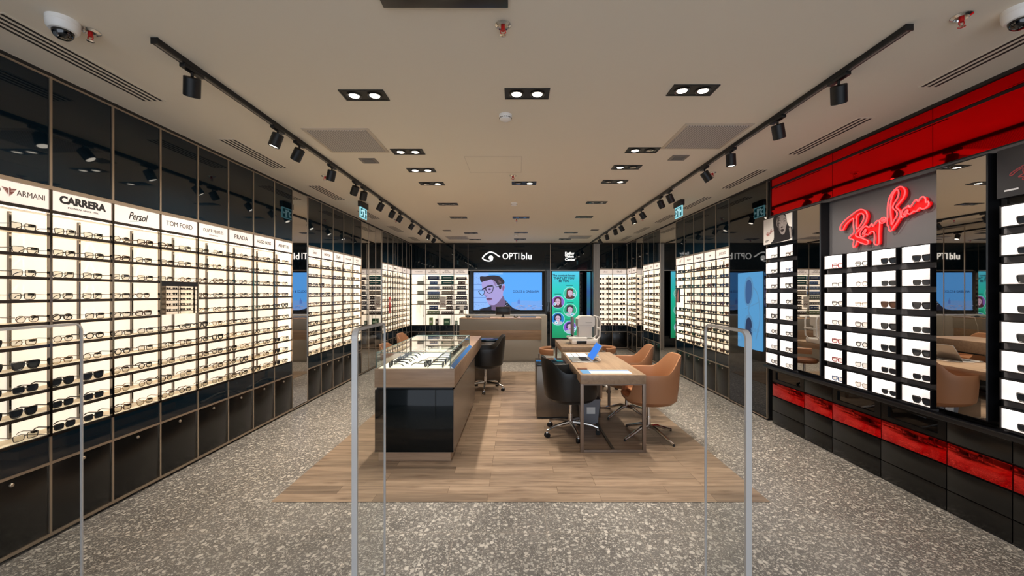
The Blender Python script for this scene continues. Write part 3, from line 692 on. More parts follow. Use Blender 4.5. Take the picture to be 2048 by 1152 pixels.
for cx, cy in ((400, 410), (145, 535), (375, 678), (165, 790), (405, 870)): ps.append((disc(cx, cy, 20), glowc((235, 250, 255), .9))); ps.append((disc(cx, cy, 11), glowc((70, 180, 220), .8)))
for cx, cy in ((340, 283), (185, 400), (350, 516), (185, 632), (325, 745)): ps.append(([(cx - 45, cy - 4), (cx + 45, cy - 4), (cx + 45, cy + 4), (cx - 45, cy + 4)], glowc((10, 110, 110), .7)))
art('portraits', t, ps, pf, step=.00012)
tk = glowc((6, 60, 90), .8)
text('The contact lenses', .085, tk, t, (-.02, -.002, 1.765), bold=.0025); text('THAT LET YOU', .085, tk, t, (-.02, -.002, 1.685), bold=.0035); text('BE YOU', .085, tk, t, (-.02, -.002, 1.605), bold=.0035)
t = thing('glow_panel', 'narrow strip glowing blue and green beside the grey pillar', 'poster', (2.04, YB + .17, .0))  # added strip, its blue-green glow put in as an emissive gradient
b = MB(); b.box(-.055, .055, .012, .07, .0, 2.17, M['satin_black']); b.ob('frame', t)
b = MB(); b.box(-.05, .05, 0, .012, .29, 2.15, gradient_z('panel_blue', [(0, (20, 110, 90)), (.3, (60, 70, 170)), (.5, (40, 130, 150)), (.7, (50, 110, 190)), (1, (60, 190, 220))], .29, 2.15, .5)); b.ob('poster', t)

# big screen
t = thing('television', 'large wall screen showing a man in black glasses against blue sky', 'television', (-.215, YB, 1.04))
b = MB(); b.box(-1.08, 1.06, -.03, .0, -.08, 1.14, M['satin_black']); b.box(-1.0, 1.0, -.06, -.03, .0, 1.12, M['black'], .005); b.ob('housing', t)
b = MB(); b.box(-.965, .92, -.064, -.0595, .045, 1.085, glowc((86, 168, 250), .95)); scr = b.ob('screen', t)
tf = lambda x, y: (-.965 + (x - 88) / 1439 * 1.885, .045 + (910 - y) / 812 * 1.04)
S = []
S.append(([(88, 98), (700, 98), (700, 140), (88, 140)], glowc((130, 190, 252), .95)))
S.append(([(88, 98), (400, 98), (420, 910), (88, 910)], glowc((140, 185, 250), .95)))
for y in (350, 470, 635, 740): S.append(([(88, y), (370, y - 4), (370, y + 6), (88, y + 8)], glowc((70, 110, 190), .9)))
for k in range(46):
    x, y = random.uniform(95, 215), random.uniform(105, 340)
    if k % 2: x, y = random.uniform(95, 370), random.uniform(760, 900)
    S.append((disc(x, y, random.uniform(3, 8), random.uniform(3, 6), 7), glowc((80, 120, 200), .9)))
S.append(([(880, 740), (1000, 722), (1040, 705), (1200, 705), (1400, 715), (1527, 700), (1527, 910), (880, 910)], glowc((110, 165, 238), .95)))
S.append(([(1010, 720), (1015, 700), (1030, 680), (1035, 640), (1042, 640), (1048, 680), (1062, 700), (1066, 770), (1010, 770)], glowc((90, 135, 220), .9)))
for k in range(36): x = random.uniform(930, 1500); y = random.uniform(790, 890); S.append(([(x, y), (x + random.uniform(20, 60), y), (x + 50, y + 8), (x, y + 10)], glowc(random.choice([(160, 170, 215), (95, 130, 200), (170, 160, 190)]), .9)))
S.append((smooth([(240, 912), (270, 870), (400, 840), (460, 820), (560, 860), (700, 840), (745, 760), (758, 700), (800, 745), (880, 830), (950, 880), (1040, 912)], 3), glowc((26, 30, 56), .8)))
skin = glowc((176, 164, 226), .85)
S.append((smooth([(262, 300), (340, 270), (430, 240), (510, 255), (575, 330), (610, 400), (650, 440), (672, 390), (700, 350), (738, 352), (748, 400), (735, 460), (710, 505), (705, 600), (742, 690), (762, 745), (735, 820), (690, 905), (475, 908), (462, 830), (405, 790), (375, 730), (345, 660), (352, 625), (312, 592), (300, 560), (308, 500), (262, 420)], 3), skin))
S.append((smooth([(410, 790), (520, 800), (600, 740), (680, 640), (706, 600), (742, 690), (762, 745), (735, 820), (690, 905), (475, 908), (462, 830)], 3), glowc((122, 98, 140), .8)))
S.append((smooth([(480, 250), (520, 270), (560, 330), (590, 400), (560, 420), (520, 350)], 3), glowc((150, 130, 180), .85)))
S.append((smooth([(215, 205), (240, 178), (330, 182), (400, 165), (520, 158), (620, 175), (690, 225), (735, 300), (715, 345), (680, 355), (665, 440), (635, 458), (612, 405), (590, 372), (560, 320), (505, 262), (440, 246), (380, 268), (300, 288), (262, 305), (232, 288)], 3), glowc((46, 36, 48), .8)))
S.append((smooth([(590, 260), (640, 270), (670, 320), (630, 330)], 3), glowc((100, 80, 90), .8)))
S.append((smooth([(690, 400), (725, 380), (735, 430), (705, 490), (690, 460)], 3), glowc((150, 100, 150), .8)))
S.append((disc(420, 458, 34, 22), glowc((120, 100, 160), .8))); S.append((disc(418, 458, 13, 13, 12), glowc((30, 30, 50), .6)))
S.append((ribbon([(262, 465), (330, 430), (380, 395), (480, 385)], 30), glowc((40, 34, 60), .7)))
blk = glowc((22, 24, 48), .7)
S.append((ribbon(smooth([(345, 425), (400, 392), (485, 385), (497, 430), (480, 505), (425, 542), (375, 525), (350, 480)], 4) + [(345, 425)], 15), blk))
S.append((ribbon(smooth([(190, 500), (250, 490), (308, 498), (300, 560), (268, 587), (228, 570), (205, 532)], 4) + [(190, 500)], 13), blk))
S.append((ribbon([(308, 500), (330, 470), (350, 470)], 14), blk)); S.append((ribbon([(495, 412), (580, 385), (668, 358)], 14), glowc((190, 200, 240), .9))); S.append((ribbon([(495, 420), (580, 394), (660, 370)], 8), blk))
S.append((smooth([(310, 590), (350, 600), (372, 585), (360, 620), (335, 618)], 3), glowc((120, 90, 140), .8)))
S.append((smooth([(352, 662), (400, 645), (480, 658), (430, 672), (480, 668), (440, 698), (395, 700), (365, 685)], 3), glowc((128, 80, 130), .8)))
S.append((ribbon([(370, 668), (420, 664), (475, 662)], 7), glowc((60, 34, 60), .7)))
for x, y in ((780, 740), (790, 785), (762, 812), (742, 878), (735, 850)): S.append((disc(x, y, 9, 9, 8), glowc((220, 230, 250), .9)))
art('picture', scr, S, tf, y0=-.0645, step=.00012)
text('DOLCE & GABBANA', .092, glowc((22, 56, 120), .8), scr, (tf(1188, 508)[0], -.078, tf(1188, 508)[1]), xs=.86, bold=.0008)

# ================================================================== RED BRANDED WALL SECTION (right)
t = thing('red_header', 'glossy red glass header running along the top of the right wall', 'wall panel', (XR + .01, 4.84, 2.49), R(-90))
seams = [0, .94, 1.88, 2.9]
for a, c in zip(seams[:-1], seams[1:]):
    b = MB(); b.box(a + .002, c - .002, 0, .02, .0, .325, M['red_glass']); b.ob('red_panel', t)
    b = MB(); b.box(a + .002, c - .002, 0, .02, .35, .434, M['red_glass']); b.ob('red_panel', t)
b = MB(); b.box(0, 2.9, .012, .055, -.01, .45, M['black']); b.box(0, 2.9, -.02, .02, -.03, -.002, M['satin_black']); b.box(-.012, 0, -.01, .03, -.03, .44, M['satin_black']); b.ob('backing', t)
b = MB(); b.box(1.93, 1.931, 0, 0, 0, 0, M['black'])
b = MB(); b.box(XR + .065, XR + .19, 1.93, 4.90, .0, H - .03, M['satin_black']); tag(b.ob('wall_backing'), 'black backing wall behind the red branded section', 'wall panel')
b = MB(); b.box(XR - .02, XR + .03, 1.93, 4.84, 2.45, 2.475, M['grey_board']); tag(b.ob('ledge'), 'thin grey ledge under the red header', 'ledge')

XF = 3.0     # front of the protruding units
def cubby_mesh(b):
    w, h, d, e = .214, .122, .085, .007
    b.box(0, w, 0, d, -e, 0, M['satin_black']); b.box(0, w, 0, d, h, h + e, M['satin_black']); b.box(-e, 0, 0, d, -e, h + e, M['satin_black']); b.box(w, w + e, 0, d, -e, h + e, M['satin_black'])
    b.box(.001, w - .001, .004, d - .001, .0, .0015, M['glow_side']); b.box(.001, .0025, .004, d - .001, 0, h, M['glow_side']); b.box(w - .0025, w - .001, .004, d - .001, 0, h, M['glow_side']); b.box(.001, w - .001, .004, d - .001, h - .0015, h, M['glow_side'])
def cubbies(parent, xs, z_tops, y0):
    for zt in z_tops:
        b = MB(); b.box(min(xs) - .02, max(xs) + .22, y0 + .045, y0 + .06, zt - .168, zt - .128, M['grey_board']); b.ob('rail', parent)
        for x in xs:
            c = part('cubby', 'cubby', cubby_mesh, parent, (x, y0, zt - .120))
            part('light_panel', 'cublp', lambda b: b.box(.0025, .2115, .082, .0845, .0015, .12, M['lit_white']), c)
            part('led_strip', 'cubled', lambda b: b.box(.01, .204, .006, .012, .1145, .1200, M['led_white']), c)
ZT = [2.09 - .1775 * k for k in range(8)]
def rb_glasses(unit, x, zt, y, st, where, k, side, org):
    nm = 'sunglasses' if st[2] != 'lens' else 'eyeglasses'
    loc = (XF + y + .028, org - (x + .107 + .02), zt - .1185 + .0015)
    fr = {'fr_red': 'red', 'fr_blue': 'blue'}.get(st[1], CW.get((st[0], st[1], st[3]), 'dark'))
    lab = f'{fr} {nm} in cube, {ORD[k]} row, {side} column, {where}'
    t = put_glasses(nm, st, loc, R(-90), lab, nm, f'{nm} in the lit cubes of the {where}', True, False)
# unit one: two columns with poster and mirror
t = thing('display_unit', 'black display unit with poster, sixteen lit cubes and a mirror strip', 'display cabinet', (XF, 4.86, 0), R(-90))
b = MB(); b.box(0, .58, .085, .095, .72, 2.13, M['satin_black']); b.box(0, .58, .01, .095, 2.13, 2.45, M['satin_black']); b.box(0, .91, .09, .10, .70, 2.46, M['satin_black'])
b.box(.58, .91, .006, .09, .74, 2.45, M['satin_black']); b.ob('cabinet_body', t)
b = MB(); b.box(.59, .90, .0, .007, .745, 2.44, M['mirror']); b.ob('mirror_strip', t)
b = MB(); b.box(.005, .50, .0, .010, 2.14, 2.44, M['white_board']); po = b.ob('poster', t)
pfx = lambda x, y: (.005 + (x - 135) / 705 * .495, 2.14 + (1025 - y) / 660 * .30) if False else (.005 + (x - 135) / 705 * .495, 2.14 + (1.0 - (y - (385 - (x - 135) * .285)) / (645.0 + (x - 135) * .16)) * .30)
S = [(smooth([(405, 300), (395, 500), (412, 700), (405, 900), (330, 1000), (600, 960), (845, 880), (845, 600), (780, 560), (730, 420), (690, 215), (560, 240)], 3), inkc((26, 22, 26)))]
S.append((smooth([(500, 300), (600, 240), (680, 260), (715, 380), (725, 480), (700, 620), (680, 740), (620, 780), (570, 720), (520, 620), (475, 480), (485, 380)], 3), inkc((150, 142, 140))))
S.append((smooth([(490, 300), (510, 400), (480, 480), (520, 620), (560, 700), (545, 560), (540, 420), (560, 300)], 3), inkc((84, 78, 78))))
for cx, cy in ((540, 465), (675, 410)): S.append((disc(cx, cy, 40, 14), inkc((40, 36, 38)))); 
S.append((ribbon([(500, 405), (540, 385), (585, 395)], 12), inkc((40, 36, 38)))); S.append((ribbon([(640, 370), (680, 335), (705, 345)], 12), inkc((40, 36, 38))))
S.append((smooth([(585, 580), (610, 600), (650, 570), (620, 560)], 3), inkc((60, 54, 54)))); S.append((smooth([(580, 660), (620, 630), (665, 640), (650, 690), (610, 705)], 3), inkc((50, 40, 42))))
for cx, cy in ((545, 500), (680, 460)): S.append((ribbon(disc(cx, cy, 58, 70, 16) + [(cx + 58, cy)], 5), inkc((190, 185, 180))))
S.append(([(780, 610), (830, 590), (842, 890), (810, 880)], inkc((150, 142, 140))))
S.append(([(190, 920), (280, 905), (280, 920), (190, 935)], inkc((60, 50, 50)))); S.append(([(190, 950), (255, 938), (255, 952), (190, 965)], inkc((60, 50, 50))))
art('picture', po, S, pfx, y0=-.001, step=.00015)
cubbies(t, (.045, .30), ZT, 0.0)
# script logo outline, drawn once and reused
RB = [
 ('o', [(150, 795), (150, 740), (200, 670), (290, 590), (390, 515), (450, 495), (510, 520), (535, 580), (520, 660), (470, 740), (400, 810), (372, 850), (380, 885), (460, 912), (545, 948), (548, 980), (520, 1000), (440, 975), (385, 952), (378, 1000), (342, 1045), (332, 1000), (340, 935), (272, 908), (300, 870), (345, 825), (335, 720), (332, 625), (230, 710), (190, 785)]),
 ('i', [(385, 592), (440, 552), (480, 572), (485, 625), (450, 700), (390, 780), (378, 700)]),
 ('o', [(520, 735), (465, 775), (432, 840), (440, 885), (475, 892), (515, 852), (545, 862), (590, 818), (632, 822), (642, 900), (638, 990), (700, 992), (706, 850), (715, 690), (690, 655), (650, 690), (622, 740), (598, 702), (562, 755)]),
 ('i', [(515, 782), (478, 825), (472, 855), (508, 825)]),
 ('o', [(715, 655), (760, 615), (800, 620), (802, 655), (762, 692), (725, 688)]),
 ('i', [(745, 660), (770, 640), (782, 648), (758, 668)]),
 ('o', [(825, 715), (828, 600), (830, 480), (845, 360), (885, 270), (940, 205), (1000, 168), (1055, 182), (1080, 240), (1060, 320), (1010, 390), (952, 460), (1000, 510), (1017, 570), (992, 640), (940, 720), (880, 805), (850, 790), (840, 740)]),
 ('i', [(882, 640), (872, 500), (878, 380), (902, 290), (940, 228), (972, 212), (990, 255), (970, 330), (930, 400), (902, 470), (958, 530), (962, 580), (930, 640), (888, 715)]),
 ('o', [(1100, 465), (1050, 500), (1025, 570), (1035, 610), (1070, 600), (1110, 550), (1150, 565), (1200, 522), (1240, 525), (1290, 472), (1330, 492), (1382, 470), (1422, 420), (1410, 380), (1382, 398), (1375, 340), (1342, 312), (1302, 330), (1270, 380), (1240, 352), (1200, 400), (1152, 468), (1130, 440)]),
 ('i', [(1112, 502), (1068, 550), (1072, 575), (1114, 532)]),
]
def rb_logo(parent, fx, y, tube_m=None, r=.006, fill_m=None, name='script_logo', flat=None):
    outs = []
    if flat:
        S = []
        for k, pts in RB: S.append((ribbon(smooth([fx(*p) for p in pts], 3) + [fx(*pts[0])], flat), tube_m))
        return art(name, parent, S, lambda x, z: (x, z), y0=y, step=.00003)
    b = MB()
    for k, pts in RB: b.tube([(p[0], y, p[1]) for p in smooth([fx(*q) for q in pts], 4)], r, tube_m, 6, True)
    b.ob('neon_tube', parent)
    bm = bmesh.new(); i = 0
    for k, pts in RB:
        vs = [bm.verts.new((p[0], y + .018, p[1])) for p in smooth([fx(*q) for q in pts], 3)]
        for a in range(len(vs)): bm.edges.new((vs[a], vs[(a + 1) % len(vs)]))
    bmesh.ops.triangle_fill(bm, use_beauty=True, use_dissolve=False, edges=bm.edges[:])
    ex = bmesh.ops.extrude_face_region(bm, geom=bm.faces[:]); 
    for v in [g for g in ex['geom'] if isinstance(g, bmesh.types.BMVert)]: v.co.y += .010
    me = bpy.data.meshes.new('letter_face'); bm.to_mesh(me); bm.free(); me.materials.append(fill_m); link('letter_face', me, parent)
def plane_px(X, ox, oy, sc_):      # photo crop -> (along wall, z) on the plane x = X; the logo is traced onto its own wall
    def f(x, y):
        px, py = ox + x / sc_, oy + y / sc_; d = F * X / (px - VX); return d, EYE + (VY - py) * d / F
    return f
_f = plane_px(3.05, 1660, 350, 7.2)
def neon_fx(x, y):
    d, z = _f(x, y); return (3.955 - d, z - 1.93)
pm = lambda x, y: (.055 + (x - 150) / 1270 * .145, 2.235 + (1045 - y) / 880 * .075)
rb_logo(po, pm, -.0016, inkc((180, 60, 50)), flat=.0022)
# neon panel and unit two
t = thing('display_unit', 'black display unit with twenty-eight lit cubes below the red neon sign', 'display cabinet', (XF, 3.955, 0), R(-90))
b = MB(); b.box(0, 1.06, .095, .10, .70, 1.93, M['satin_black']); b.ob('back_panel', t)
cubbies(t, (.055, .318, .575, .838), [z for z in ZT[1:]], 0.0)
b = MB(); b.box(XR + .022, XR + .065, 2.868, 3.952, 1.93, 2.45, M['grey_board']); tag(b.ob('sign_board'), 'plain dark grey board behind the red neon sign', 'wall panel')
t = thing('neon_sign', 'glowing red neon script sign with outlined letters on the grey board', 'sign', (3.05, 3.955, 1.93), R(-90))
rb_logo(t, neon_fx, 0.0, M['neon'], .0052, M['neon_fill'])
b = MB()
for x, z in [neon_fx(*q) for q in ((355, 700), (665, 850), (855, 600), (1150, 525))]: b.cyl((x, .02, z), (x, .045, z), .006, .006, M['satin_black'], 8)
b.ob('standoff', t)
# mirror two
t = thing('wall_mirror', 'tall mirror panel between the lit cubes on the right wall', 'mirror', (XF, 2.862, 0), R(-90))
b = MB(); b.box(.0, .312, .006, .10, .74, 2.45, M['satin_black']); b.ob('frame', t)
b = MB(); b.box(.006, .306, .0, .007, .745, 2.44, M['mirror']); b.ob('mirror_panel', t)
# unit three
t = thing('display_unit', 'nearest black display unit with one column of lit cubes at right edge', 'display cabinet', (XF, 2.545, 0), R(-90))
b = MB(); b.box(0, .62, .085, .10, .70, 2.45, M['satin_black']); b.ob('cabinet_body', t)
b = MB(); b.box(.03, .60, .02, .085, 2.15, 2.45, mat('navy_board', (22, 22, 30), .4)); po = b.ob('header_board', t)
rb_logo(po, lambda x, y: (.10 + (x - 150) / 1270 * .42, 2.235 + (1045 - y) / 880 * .15), .018, inkc((125, 30, 40)), flat=.006)
art('small_print', po, [([(.07, 2.185), (.14, 2.185), (.14, 2.195), (.07, 2.195)], inkc((190, 190, 195)))], lambda x, z: (x, z), y0=.0185)
cubbies(t, (.066, .33), ZT, 0.0)
EX = [('rect', 'fr_red', 'lens', False), ('rect', 'fr_blue', 'lens', False)]
for k, zt in enumerate(ZT):
    for j, x in enumerate((.045, .30)): rb_glasses(0, x, zt, 0, CLEAR[(0, 2, 5, 3, 7, 6)[(k + 2 * j) % 6]] if not (k == 1 and j == 1) else EX[1], 'unit under the poster', k, ('far', 'near')[j], 4.86)
for k, zt in enumerate(ZT[1:]):
    for j, x in enumerate((.055, .318, .575, .838)):
        st = (EX[0] if k in (0, 4, 5) else EX[1] if k == 6 else CLEAR[(5, 0, 2, 3)[k % 4]]) if j == 0 else CLEAR[(2, 1, 4, 5, 6, 3, 4)[k]] if j == 1 else DARK[(0, 1, 2, 0, 0, 1, 3)[k]] if j == 2 else DARK[(0, 1, 0, 1, 0, 1, 0)[k]]
        rb_glasses(1, x, zt, 0, st, 'unit under the neon sign', k, ('farthest', 'second', 'third', 'nearest')[j], 3.955)
for k, zt in enumerate(ZT): rb_glasses(2, .066, zt, 0, DARK[k % 2], 'right edge unit', k, 'far', 2.545)

# base cabinets under the red section
t = thing('ledge', 'long black counter ledge above the red drawers on the right wall', 'ledge', (XR, 4.82, .665), R(-90))
b = MB(); b.box(-.02, 2.9, -.085, .03, 0, .035, M['satin_black'], .003); b.ob('ledge_board', t)
YS = [4.80, 4.27, 3.89, 3.37, 2.855, 2.476, 1.95]
for i in range(6):
    w_ = YS[i] - YS[i + 1]
    t = thing('drawer_cabinet', f'low black cabinet with a red glossy drawer, {ORD[i]} from the far end', 'cabinet', (XR, YS[i], 0), R(-90))
    b = MB(); b.box(0, w_, .022, .06, 0, .662, M['black']); b.ob('carcass', t)
    dm = M['doorglass']
    win = i in (0, 2, 3)
    b = MB()
    if win:
        b.box(.003, w_ - .003, 0, .02, .505, .535, dm); b.box(.003, w_ - .003, 0, .02, .625, .660, dm); b.box(.003, .06, 0, .02, .535, .625, dm); b.box(w_ - .06, w_ - .003, 0, .02, .535, .625, dm)
        b.box(.06, w_ - .06, .014, .02, .535, .625, M['smoke'])
    else: b.box(.003, w_ - .003, 0, .02, .505, .660, dm, .001)
    b.ob('upper_drawer', t)
    b = MB(); b.box(.003, w_ - .003, .002, .02, .335, .492, M['red_drawer'], .001); b.ob('red_drawer', t)
    b = MB(); b.box(.003, w_ - .003, 0, .02, .160, .323, dm, .001); b.ob('lower_drawer', t)
    b = MB(); b.box(.003, w_ - .003, 0, .02, .006, .154, dm, .001); b.ob('kick_panel', t)
# blue screen in the smoked glass
t = thing('wall_screen', 'upright pale blue screen picturing white sunglasses on the smoked glass panel', 'screen', (XR - .0145, 5.52, .83), R(-90))
b = MB(); b.box(0, .54, 0, .014, 0, 1.0, glowc((84, 156, 208), .85)); b.ob('screen', t)
g1 = glowc((92, 150, 196), .75); g2 = glowc((58, 98, 150), .7); g3 = glowc((30, 54, 92), .7)
art('picture', t, [(smooth([(.17, .62), (.16, .78), (.20, .92), (.30, .94), (.36, .84), (.35, .68), (.30, .58), (.22, .56)], 3), g1), (smooth([(.19, .64), (.185, .78), (.22, .89), (.29, .90), (.33, .82), (.32, .68), (.28, .60), (.22, .59)], 3), g2),
    (smooth([(.17, .10), (.16, .28), (.20, .42), (.30, .44), (.36, .34), (.35, .16), (.30, .08), (.22, .07)], 3), g1), (smooth([(.19, .13), (.185, .28), (.22, .39), (.29, .40), (.33, .32), (.32, .17), (.28, .11), (.22, .10)], 3), g3),
    (ribbon([(.28, .44), (.25, .50), (.28, .57)], .03), g1), (ribbon(smooth([(.34, .82), (.46, .70), (.50, .40), (.42, .14)], 4, False), .018), g1), (ribbon([(.18, .52), (.50, .62)], .01), g1)], lambda x, z: (x, z), y0=-.0012, step=.0002)
text('SOLO', .07, g1, t, (.40, -.003, .25), bold=.001)

# ================================================================== CEILING FITTINGS
def CP(x, y, drop=0): D = F * (H - drop - EYE) / (VY - y); return ((x - VX) * D / F, D)
dl = [[(729, 190), (1054, 187), (1385, 180)], [(816, 303), (1285, 300)], [(843, 340), (1253, 334)], [(864, 367), (1048, 366), (1229, 363)], [(896, 408), (1193, 405)], [(917, 435), (1042, 435), (1168, 434)], [(942, 466), (1042, 465), (1142, 465)], [(950, 479), (1040, 478), (1130, 478)]]
def dl_frame(b):
    m = M['black']; L, W, r = .155, .074, .046
    outer = [(-L, -W), (L, -W), (L, W), (-L, W)]
    b.box(-L, L, -W, -W + .012, -.006, 0, m); b.box(-L, L, W - .012, W, -.006, 0, m); b.box(-L, -L + .012, -W, W, -.006, 0, m); b.box(L - .012, L, -W, W, -.006, 0, m)
    b.box(-L + .01, L - .01, -W + .01, W - .01, -.0035, -.001, m)
def dl_lamp(on):
    def fn(b):
        b.lathe([(.050, -.004), (.052, -.009), (.044, -.012), (.036, -.006)], M['satin_black'], n=20)
        b.lathe([(.034, -.0035), (.034, -.0085), (.030, -.0095)], M['bulb'] if on else M['bulb_dim'], n=20)
    return fn
for r_, row in enumerate(dl):
    for c_, (px, py) in enumerate(row):
        X, Y = CP(px, py); side = (['left', 'middle', 'right'] if len(row) == 3 else ['left', 'right'])[c_]
        t = thing('recessed_downlight', f'black twin recessed ceiling downlight, {ORD[r_]} row from the front, {side} one', 'ceiling light', (X, Y, H), 0, 'twin recessed downlights')
        part('housing', 'dlf', dl_frame, t)
        for s in (-1, 1):
            on = (r_ == 0) or (r_ in (1, 2) and (s == -1 or c_ == 0)) or (r_ == 3 and s == 1)
            part('lamp', ('dll', on), dl_lamp(on), t, (s * .072, 0, 0))
        kk = 1.15 if r_ == 0 else 1.0
        spot('downlight_beam', (0, 0, -.02), (0.0, -.05 if r_ == 0 else .0, -1), K_DOWN * 2 * kk, 76 if r_ else 52, .9, WARM if r_ else (1, .95, .88), t, .04)
for i, (px, py) in enumerate(((738, 321), (1357, 315), (894, 461), (1189, 460))):
    X, Y = CP(px, py); t = thing('ceiling_speaker', f'small square grey ceiling grille, {["front left", "front right", "back left", "back right"][i]} one', 'ceiling grille', (X, Y, H))
    b = MB(); b.box(-.085, .085, -.075, .075, -.008, 0, M['vent'], .002); b.ob('frame', t)
    b = MB(); b.box(-.055, .055, -.048, .048, -.011, -.008, M['grey_board']); b.ob('grille', t)
def grille_mat():
    m = mat('perforated_grille', (128, 120, 114), .6); nt, ns, lk, bb = nodes(m); tc = ns.new('ShaderNodeTexCoord'); ck = ns.new('ShaderNodeTexChecker'); ck.inputs['Scale'].default_value = 90
    ck.inputs['Color1'].default_value = lin((205, 198, 192)); ck.inputs['Color2'].default_value = lin((128, 122, 118)); lk.new(tc.outputs['Object'], ck.inputs['Vector']); lk.new(ck.outputs[0], bb.inputs['Base Color']); return m
GM = grille_mat()
for i, (px, py, s) in enumerate(((697, 282, .285), (1408, 274, .285), (915, 475.5, .27), (1159, 474, .27))):
    X, Y = CP(px, py); t = thing('air_grille', f'large square grey ceiling air grille, {["front left", "front right", "back left", "back right"][i]} one', 'air grille', (X, Y, H))
    b = MB(); b.box(-s, s, -s, s, -.006, 0, M['vent_white'], .002); b.ob('frame', t)
    b = MB(); b.box(-s + .03, s - .03, -s + .03, s - .03, -.010, -.006, GM); b.ob('grille', t)
def slots(side, x0, x1, n, ys):
    for i, (a, c) in enumerate(ys):
        t = thing('slot_diffuser', f'linear slotted ceiling air diffuser along the {side} wall, {ORD[i]} from the front', 'air diffuser', ((x0 + x1) / 2, (a + c) / 2, H), 0)
        w2, l2 = abs(x1 - x0) / 2, (c - a) / 2
        b = MB(); b.box(-w2, w2, -l2, l2, -.003, 0, M['ceiling']); b.ob('frame', t)
        st = 2 * w2 / n
        for k in range(n): b = MB(); b.box(-w2 + st * (k + .22), -w2 + st * (k + .66), -l2 + .01, l2 - .01, -.004, -.002, M['slot']); b.ob('slot', t)
slots('left', -2.70, -2.54, 4, [(1.98, 2.9), (3.61, 4.45), (5.17, 5.98), (6.74, 7.5), (8.3, 9.1), (9.9, 10.6)])
slots('right', 2.71, 2.84, 3, [(1.6, 2.7), (3.17, 4.01), (4.49, 5.31), (5.78, 6.62), (7.1, 7.9), (8.45, 9.3), (9.8, 10.6)])
for i, (px, py) in enumerate(((1011, 230), (1028, 406), (1032, 468))):
    X, Y = CP(px, py); t = thing('smoke_detector', f'round white smoke detector on the ceiling centre line, {ORD[i]} from the front', 'smoke detector', (X, Y, H))
    b = MB(); b.lathe([(.05, 0), (.052, -.012), (.046, -.014), (.046, -.022), (.044, -.036), (.03, -.044)], M['white_plastic'], n=28); b.ob('housing', t)
    b = MB()
    for k in range(18): a = 2 * PI * k / 18; b.box(.0455 * math.cos(a) - .003, .0455 * math.cos(a) + .003, .0455 * math.sin(a) - .003, .0455 * math.sin(a) + .003, -.030, -.024, M['slot'])
    b.ob('vent_slots', t)
SPL = ['front centre', 'front left beside the camera dome', 'front right beside the camera dome', 'left of the left track', 'right of the right track', 'centre above the counter aisle', 'left far back', 'centre far back', 'farthest centre one', 'right far back']
for i, (px, py) in enumerate(((1006, 50), (181, 62), (1923, 32), (650, 352), (1425, 345), (1026, 351), (792, 439), (1033, 438), (1033, 480), (1285, 436))):
    X, Y = CP(px, py); t = thing('sprinkler', f'small red fire sprinkler in a chrome ring, {SPL[i]}', 'sprinkler', (X, Y, H))
    b = MB(); b.lathe([(.042, 0), (.042, -.004), (.030, -.012), (.026, -.004)], M['chrome'], n=24); b.ob('escutcheon', t)
    b = MB(); b.cyl((0, 0, 0), (0, 0, -.03), .011, .010, M['red_plastic'], 12); b.tube([(-.012, 0, -.028), (-.014, 0, -.04), (0, 0, -.052)], .003, M['red_plastic'], 6); b.tube([(.012, 0, -.028), (.014, 0, -.04), (0, 0, -.052)], .003, M['red_plastic'], 6); b.ob('head', t)
    b = MB(); b.lathe([(.014, -.052), (.016, -.055), (.004, -.057)], M['chrome'], n=16); b.ob('deflector', t)
# dome cameras
for i, (px, py) in enumerate(((126, 40), (2040, 18))):
    X, Y = CP(px, py); t = thing('dome_camera', f'white ceiling security dome camera in the {["top left", "top right"][i]} corner', 'camera', (X, Y, H))
    b = MB(); b.lathe([(.064, 0), (.064, -.020), (.0625, -.022), (.064, -.024), (.061, -.046), (.052, -.058), (.042, -.060)], M['white_plastic'], n=36); b.ob('housing', t)
    b = MB(); b.lathe([(.042, -.056), (.041, -.070), (.035, -.086), (.023, -.096), (.008, -.100)], M['smoke'], n=28); b.ob('dome', t)
    b = MB(); b.cyl((0, -.016, -.08), (0, -.034, -.092), .011, .011, M['chrome'], 14); b.ob('lens', t)
# tracks and spotlights
for nm, X, ya, c in (('left', -1.97, 2.18, 0), ('right', 2.03, 2.07, 1)):
    t = thing('light_track', f'long black ceiling light track on the {nm} side', 'light track', (X, ya, H))
    b = MB(); b.box(-.018, .018, 0, 10.95 - ya, -.032, 0, M['black'], .002); b.ob('rail', t)
    b = MB(); b.box(-.02, .02, -.006, 0, -.034, 0, M['black']); b.ob('end_cap', t)
    b = MB(); b.box(-.006, .006, .002, 10.9 - ya, -.0328, -.0315, M['vent']); b.ob('conductor_slot', t)
def head_mesh(b):
    b.lathe([(.040, .055), (.044, .052), (.044, -.052), (.041, -.056), (.036, -.046)], M['black'], n=28)
def lamp_mesh(b): b.lathe([(.035, -.047), (.035, -.050), (.028, -.051)], M['bulb'], n=20)
left_y = [2.43, 3.30, 3.63, 4.27, 4.90, 5.17, 5.84, 6.38, 6.80, 7.58, 8.30, 9.00, 9.60]
right_y = [2.52, 3.11, 3.79, 4.32, 5.32, 5.66, 6.50, 6.97, 7.80, 8.24, 9.02, 9.80]
